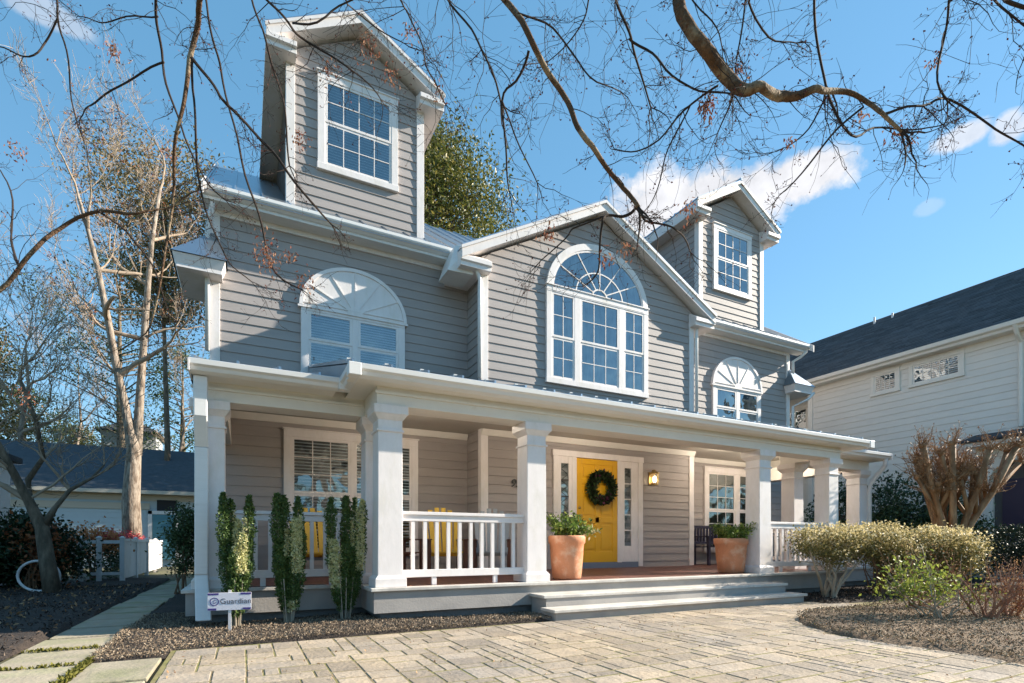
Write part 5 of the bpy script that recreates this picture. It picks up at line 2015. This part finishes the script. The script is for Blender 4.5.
def evergreen(name, x, y, z0, z1, rad, n, size, m, seed, lab, cat='tree', trunkr=.25, shape='cone', barkm=None, grp=None, dens=70, droop=0.0, lobes=None):
    """trunk, limbs and leaf sprays gathered in clumps on limb ends"""
    t = empty(name, (x, y, 0), lab, cat, grp)
    r = random.Random(seed)
    mb = MB()
    P = [Vector((x, y, 0)), Vector((x + .1, y, z1 * .3)), Vector((x - .05, y + .1, z1 * .6)), Vector((x, y, z1 * .95))]
    mb.tube(P, [trunkr, trunkr * .8, trunkr * .5, trunkr * .1], 10, raw=True)
    mb.build('trunk', barkm or BARKG, t, smooth=True)
    br = MB()
    pts = []
    nc = max(10, n // dens)
    for k in range(nc):
        f = r.random()
        z = z0 + (z1 - z0) * f
        if shape == 'cone':
            R_ = rad * (1 - f) ** .75 + .15
        elif shape == 'oval':
            R_ = rad * math.sqrt(max(0.02, 1 - (2 * f - 1) ** 2)) * (.85 + .3 * r.random())
        else:
            R_ = rad * (.35 + .65 * f) * (1 if f < .9 else .7)
        a = r.uniform(0, 6.28)
        q = R_ * (r.random() ** .45)
        c = Vector((x + q * math.cos(a), y + q * math.sin(a), z - droop * q))
        br.tube([Vector((x, y, max(1, z - q * .35))), Vector((x, y, z)).lerp(c, .6) + Vector((0, 0, -.1 * q)), c], [trunkr * .18, trunkr * .1, .01], 4, raw=True, cap=False)
        cr = rad * r.uniform(.10, .20)
        for _ in range(dens):
            pts.append((c.x + r.gauss(0, cr), c.y + r.gauss(0, cr), c.z + r.gauss(0, cr * .5)))
    br.build('limbs', barkm or BARKG, t)
    leaves('crown', pts, size, m, t, seed, aspect=2.2, up=.3)
    return t


MAG = leafmat('magnolia_green', (0.04, 0.065, 0.015), (0.19, 0.19, 0.04), .3, .45, (0.40, 0.32, 0.08))
evergreen('broadleaf_evergreen', 8.2, 27.0, 5, 21.6, 5.3, 120000, .18, MAG, 81, 'big sunlit olive green evergreen tree rising behind the roof between dormer and gable', shape='oval', trunkr=.4, dens=150)
PINEY = leafmat('pine_yellow', (0.14, 0.13, 0.05), (0.36, 0.27, 0.12), .3, .6)
PINEG = leafmat('pine_green', (0.03, 0.06, 0.02), (0.10, 0.14, 0.05), .3)
p = at(165, 544, 24)
evergreen('yellowing_pine', p.x, p.y, 11, 18.2, 3.4, 17000, .15, PINEY, 82, 'tall yellowing pine behind the bare tree left of the house', shape='fan', trunkr=.15, dens=60)
p = at(120, 544, 30)
evergreen('dark_pine', p.x, p.y, 6.0, 17.0, 4.0, 6000, .16, PINEG, 83, 'dark green pine with open clumps behind the tall bare tree', shape='oval', trunkr=.3, dens=90)
for i, (px, t_, z1, rd_, lab) in enumerate(((25, 33, 10.5, 3.0, 'dark evergreen above the left end of the garage roof'), (75, 36, 9.0, 3.2, 'rounded evergreen above the middle of the garage roof'),
                                            (183, 33, 13, 2.6, 'dark evergreen beside the grey house corner'), (-15, 27, 12, 3.4, 'dark evergreen at the far left edge'),
                                            (118, 42, 8.5, 2.6, 'small far evergreen seen below the twin trunks'))):
    p = at(px, 544, t_)
    evergreen('evergreen_tree', p.x, p.y, 2.0, z1, rd_, (12000, 12000, 5000, 11000, 9000)[i], .17, PINEG if i % 2 == 0 else leafmat('olive_far', (0.05, 0.06, 0.02), (0.14, 0.14, 0.05), .2), 90 + i, lab, grp='evergreens beyond the garage', shape='cone' if i % 2 else 'oval', dens=70)
WOODS = []
r = random.Random(99)
for _ in range(60000):
    a = r.uniform(-3.14, 3.14)
    d = r.uniform(60, 85)
    WOODS.append((d * math.sin(a), d * math.cos(a), abs(r.gauss(0, 1)) * (2.6 + 1.3 * math.sin(a * 23) + .9 * math.sin(a * 61))))
setp(leaves('distant_woods', WOODS, 1.1, leafmat('far_wood', (0.05, 0.045, 0.03), (0.12, 0.11, 0.07), .2), None, 99, aspect=1.5), 'distant brown green woods along the horizon', kind='stuff')

# ============================================================ THE TREE WHOSE BOUGHS HANG OVER THE SCENE
fork = Vector((2.3, -0.7, 5.0))
ov = empty('overhanging_tree', (2.3, -1.2, 0), 'bare tree whose mossy boughs and hanging twigs cross the sky above the house', 'tree')
r = random.Random(17)
BOUGH = mat('bough_bark_painted_sun', (0.11, 0.06, 0.03), 0.9, var=.5, nscale=16, color2=(0.30, 0.23, 0.15), mixscale=3.5, mixlo=.5, mixhi=.6, bump=.8, bscale=45)  # pale noise patches paint sunlit stretches into the bark
TWD = mat('twig_dark_brown', (0.035, 0.022, 0.016), 0.9, var=.3, nscale=20)
mb = MB()
mb.tube([(2.3, -1.2, 0), (2.32, -1.15, 1.5), (2.28, -1.0, 3.2), fork], [.30, .24, .21, .17], 14, raw=True)
mb.build('trunk', BOUGH, ov, smooth=True)


def spline(P, rr, n=4):
    Q, S = [], []
    for i in range(len(P) - 1):
        p0, p1, p2, p3 = P[max(i - 1, 0)], P[i], P[i + 1], P[min(i + 2, len(P) - 1)]
        for k in range(n):
            t = k / n
            Q.append(0.5 * ((2 * p1) + (p2 - p0) * t + (2 * p0 - 5 * p1 + 4 * p2 - p3) * t * t + (3 * p1 - p0 - 3 * p2 + p3) * t ** 3))
            S.append(rr[i] + (rr[i + 1] - rr[i]) * t)
    Q.append(P[-1])
    S.append(rr[-1])
    return Q, S


limbs = [
    # (root: True = grows from the fork, t start, t end, [(x, y, width)], twigginess)
    (1, 3.2, 3.5, [(672, -25, 19), (684, 13, 18), (704, 50, 18), (727, 76, 18), (747, 90, 15), (760, 87, 12.5), (780, 96, 13), (797, 96, 11), (817, 89, 9), (833, 91, 7.5), (860, 98, 6), (883, 113, 5.5), (900, 131, 4)], 1.0),
    (1, 3.4, 3.9, [(498, -18, 8.5), (506, 0, 8.5), (526, 30, 8.5), (543, 63, 8), (559, 90, 7.5), (573, 113, 7), (586, 140, 7), (606, 166, 6), (629, 193, 5.5), (637, 208, 5)], .8),
    (1, 4.0, 4.6, [(204, -25, 8), (201, 0, 7.5), (196, 27, 7), (191, 60, 6.5), (183, 100, 5), (176, 143, 4), (173, 186, 3.5), (170, 227, 3), (160, 280, 2.5), (150, 325, 2)], .6),
    (0, 4.1, 4.7, [(192, 58, 5), (213, 85, 4), (229, 106, 4), (262, 141, 3.8), (282, 164, 3.2), (309, 199, 3), (332, 226, 2)], .8),
    (0, 4.1, 4.6, [(193, 60, 3.5), (193, 100, 3), (197, 143, 2.8), (199, 186, 2.5), (213, 227, 2), (228, 262, 1.6), (250, 280, 1.2)], .7),
    (1, 4.2, 4.8, [(153, -20, 4), (155, 0, 4), (159, 33, 3.6), (163, 66, 3.3), (173, 106, 2.8), (189, 146, 2.4), (203, 176, 2), (225, 200, 1.5)], .6),
    (0, 4.3, 4.7, [(163, 62, 3), (136, 76, 2.6), (106, 96, 2.4), (87, 106, 2), (83, 116, 1.3)], .8),
    (1, 4.2, 4.9, [(203, -15, 3.2), (213, 37, 3), (221, 73, 3), (233, 123, 2.8), (246, 176, 2.8), (262, 227, 2.6), (275, 272, 2.4), (302, 290, 1.6)], .6),
    (1, 4.1, 4.6, [(250, -12, 3), (262, 30, 2.8), (276, 76, 2.8), (286, 120, 2.5), (289, 165, 2)], .6),
    (1, 3.9, 4.4, [(258, -8, 3.6), (289, 22, 3.4), (306, 43, 3.2), (340, 61, 2.6), (362, 78, 2), (380, 98, 1.5)], 1.0),
    (0, 3.9, 3.8, [(292, 23, 3.2), (309, 23, 3), (340, 8, 2.5), (360, -8, 2)], .6),
    (1, 4.3, 4.8, [(55, -18, 3.2), (58, 18, 3), (66, 50, 2.3), (71, 90, 2), (78, 130, 1.5)], .6),
    (0, 4.3, 4.4, [(58, 18, 2.6), (46, 43, 2.4), (33, 55, 2.3), (12, 52, 2), (-12, 42, 1.5)], .8),
    (0, 4.2, 4.4, [(157, 15, 2.4), (127, 18, 2), (100, 22, 1.6), (78, 15, 1.2)], 1.3),
    (0, 3.6, 4.0, [(529, 51, 4), (516, 80, 3.4), (502, 103, 3), (507, 156, 2.4), (508, 190, 1.6)], .9),
    (0, 3.8, 4.0, [(503, 104, 2.4), (516, 136, 2), (536, 182, 1.4)], .9),
    (1, 3.6, 3.9, [(442, -12, 3.4), (448, 0, 3.2), (471, 27, 3), (486, 60, 2.8), (502, 102, 2.4)], 1.1),
    (0, 3.5, 3.8, [(519, 12, 3), (553, 30, 2.6), (576, 56, 2.4), (596, 83, 2), (622, 90, 1.5)], 1.3),
    (1, 3.5, 3.8, [(612, -14, 4), (616, 0, 4), (629, 30, 3.6), (636, 60, 3), (652, 108, 2)], 1.1),
    (0, 3.6, 3.5, [(630, 38, 3.4), (652, 53, 3.3), (672, 78, 3), (700, 90, 2.6), (730, 93, 2.2)], 1.2),
    (0, 3.5, 3.9, [(717, 86, 3.2), (684, 110, 2.8), (659, 140, 2.2), (636, 151, 1.8), (616, 150, 1.3)], 1.2),
    (0, 3.5, 3.9, [(690, 105, 2.4), (668, 150, 2), (660, 180, 1.6), (650, 205, 1.2)], 1.0),
    (0, 3.9, 4.1, [(637, 208, 4.2), (622, 216, 3.8), (606, 216, 3.2), (601, 225, 3), (600, 264, 2.2), (592, 278, 1.8), (584, 288, 1.2)], .8),
    (0, 4.0, 4.2, [(606, 217, 2.4), (574, 227, 2), (565, 240, 1.8), (541, 260, 1.2)], 1.0),
    (0, 3.9, 4.2, [(637, 208, 3.2), (646, 221, 2.8), (673, 227, 2.4), (680, 234, 2), (692, 252, 1.3)], .9),
    (1, 3.9, 4.3, [(398, -10, 2.4), (406, 10, 2.4), (420, 40, 2.2), (426, 63, 2), (436, 86, 1.8), (446, 104, 1.3)], 1.3),
    (0, 3.45, 3.7, [(883, 113, 3.6), (917, 106, 3.2), (943, 100, 3), (976, 115, 2.6), (1003, 133, 2.4), (1028, 148, 2)], 1.4),
    (1, 3.3, 3.5, [(812, -15, 3.6), (814, 0, 3.6), (817, 40, 3.4), (825, 86, 3.2)], .5),
    (0, 3.4, 3.7, [(829, 94, 3.6), (843, 126, 3.2), (855, 136, 3), (883, 126, 2.4), (920, 131, 1.8), (945, 122, 1.2)], 1.4),
    (0, 3.5, 3.8, [(863, 106, 3), (834, 133, 2.6), (810, 163, 2.2), (779, 196, 1.4)], 1.2),
    (0, 3.5, 3.7, [(828, 96, 2.4), (807, 130, 2), (790, 145, 1.3)], 1.2),
    (1, 3.3, 3.6, [(955, -15, 3.4), (951, 0, 3.4), (943, 37, 3.2), (939, 80, 2.8), (946, 103, 2.4)], 1.2),
    (1, 3.3, 3.5, [(990, -12, 3), (996, 0, 3), (1012, 16, 2.8), (1032, 34, 2)], 1.0),
    (1, 3.1, 3.2, [(990, -10, 6), (1006, 0, 5.5), (1032, 9, 5)], .5),
    (1, 3.4, 3.7, [(748, -15, 3.2), (750, 3, 3), (767, 37, 2.6), (797, 43, 1.6)], 1.8),
    (1, 3.4, 3.6, [(746, -10, 2.8), (740, 40, 2.4), (735, 70, 1.6)], 1.4),
    (0, 3.4, 3.6, [(734, 90, 3), (719, 134, 1.6)], 1.0),
    (1, 3.4, 3.6, [(686, -12, 2.4), (712, 20, 2), (722, 48, 1.5)], 1.6),
    (1, 3.9, 4.4, [(590, -12, 2.4), (584, 20, 2.2), (566, 45, 1.8), (550, 60, 1.3)], 1.4),
    (1, 3.9, 4.5, [(340, -12, 2.4), (352, 8, 2), (380, 30, 1.8), (404, 44, 1.3)], 1.4),
    (1, 4.8, 5.2, [(-60, 360, 6), (-20, 310, 5.5), (0, 290, 5), (30, 255, 4.8), (60, 228, 4.4), (98, 211, 4), (135, 213, 3), (165, 208, 2.2), (198, 190, 1.4)], 1.1),
    (0, 5.0, 5.6, [(98, 211, 2.8), (125, 230, 2.4), (150, 262, 2), (165, 300, 1.4)], 1.0),
    (0, 4.9, 5.4, [(20, 268, 3), (10, 240, 2.6), (14, 200, 2), (0, 170, 1.4)], 1.2),
]
LB, TB = MB(), MB()
buds = []
for (root, t0, t1, L_, tw_) in limbs:
    if root and L_[0][1] < 100:      # carry the limb on upwards, well past the picture edge
        (xa, ya, wa), (xb, yb, wb) = L_[0], L_[1]
        k = 110 / math.hypot(xa - xb, ya - yb)
        L_ = [(xa + (xa - xb) * k, ya - abs(ya - yb) * k - 20, wa)] + L_
    P, rr = [], []
    n = len(L_)
    for i, (px, py, w) in enumerate(L_):
        t = t0 + (t1 - t0) * i / (n - 1) + (0.05 * math.sin(i * 1.7 + px * .01) if 0 < i else 0)
        P.append(at(px, py, t))
        rr.append(w * t / 528 / 2 * 0.92 / math.sqrt(1 + .8 * ((544 - py) / 528) ** 2))
    if root:
        f = P[0]
        if py and L_[0][1] > 100:      # the left arching bough comes up from outside the frame
            P = [Vector((-4.2, 1.2, 3.6)), Vector((-5.0, 2.6, 3.3))] + P
            rr = [.05, .04] + rr
            LB.tube(spline([fork, Vector((-.8, -.2, 5.2)), Vector((-3.0, .3, 4.6)), Vector((-4.2, 1.2, 3.6))], [.09, .08, .06, .05])[0], .06, 8, raw=True)
        else:
            mid = fork.lerp(f, .55) + Vector((r.gauss(0, .15), r.gauss(0, .1), .45))
            k_ = rr[0]
            P = [fork + Vector((r.gauss(0, .08), r.gauss(0, .08), -.1)), mid] + P
            rr = [k_ * 1.6, k_ * 1.25] + rr
    Q, S = spline(P, rr)
    Q = [q + Vector((r.gauss(0, 1), r.gauss(0, 1), r.gauss(0, 1))) * s * .05 + Vector((math.sin(i * .83 + q.x * 7), math.sin(i * .71 + q.y * 9), math.sin(i * .93 + q.z * 8))) * .008 for i, (q, s) in enumerate(zip(Q, S))]
    big = max(S[len(S) // 3:]) > .016
    (LB if big else TB).tube(Q, S, 12 if big else 6, raw=True)
    for k in range(3):
        d = (Q[-1] - Q[-3]).normalized() + Vector((r.gauss(0, .35), r.gauss(0, .3), r.gauss(0, .35)))
        grow(TB, Q[-1], d, r.uniform(.14, .3), max(.002, S[-1] * .8), 2, r, buds, .22, 4, (1, 2), .7, -.02, .72, .0016, sides=(4, 4, 3, 3))
    # side twigs
    off = 8 if root else 0
    Lw = sum((Q[i + 1] - Q[i]).length for i in range(off, len(Q) - 1))
    nt = int(Lw * 6 * tw_)
    for k in range(nt):
        i = r.randint(min(off, len(Q) - 2), len(Q) - 2)
        d = (Q[i + 1] - Q[i]).normalized()
        ax = Vector((r.gauss(0, 1), r.gauss(0, .6), r.gauss(0, 1))).normalized()
        dd = (d * .55 + ax).normalized()
        Lt = r.uniform(.10, .34) * (1.2 if tw_ > 1 else .9)
        grow(TB, Q[i], dd, Lt, max(.0018, min(.0034, S[i] * .45)), 2 if r.random() < .55 else 1, r, buds, .24, 4, (1, 2), .75, -.02, .72, .0016, sides=(4, 4, 3, 3))
LB.build('boughs', BOUGH, ov, smooth=True)
TB.build('twigs', TWD, ov)
REDB = leafmat('bud_red', (0.07, 0.015, 0.015), (0.18, 0.06, 0.045), .1, .95)
pts = []
for q in buds:
    if r.random() < .55:
        pts.append(tuple(q))
leaves('buds', pts, .016, REDB, ov, 5, aspect=1.5)
pts, dirs = [], []
for (px, py, n_, s_) in ((112, 48, 60, .035), (168, 150, 40, .03), (15, 150, 60, .04), (735, 72, 50, .03), (708, 108, 90, .03), (707, 100, 60, .03), (265, 250, 90, .05), (268, 262, 60, .04), (305, 282, 50, .04),
                      (410, 30, 60, .04), (370, 45, 90, .05), (440, 95, 30, .03), (300, 140, 60, .04), (330, 68, 50, .04), (547, 235, 40, .03), (688, 208, 50, .03), (390, 75, 50, .04), (625, 250, 30, .03),
                      (605, 258, 30, .03), (290, 255, 40, .03), (860, 115, 26, .02), (790, 140, 26, .02), (895, 130, 26, .03), (935, 60, 24, .02), (910, 140, 20, .02), (25, 395, 50, .04)):
    c = at(px, py, 3.6 if px > 450 else 4.4)
    for _ in range(n_):
        pts.append((c.x + r.gauss(0, s_), c.y + r.gauss(0, s_), c.z + r.gauss(0, s_ * 1.2)))
        dirs.append((0, 0, -.9))
leaves('seed_clusters', pts, .030, leafmat('samara', (0.20, 0.05, 0.035), (0.45, 0.25, 0.15), .3, .95), ov, 6, aspect=2.4, dirs=dirs)
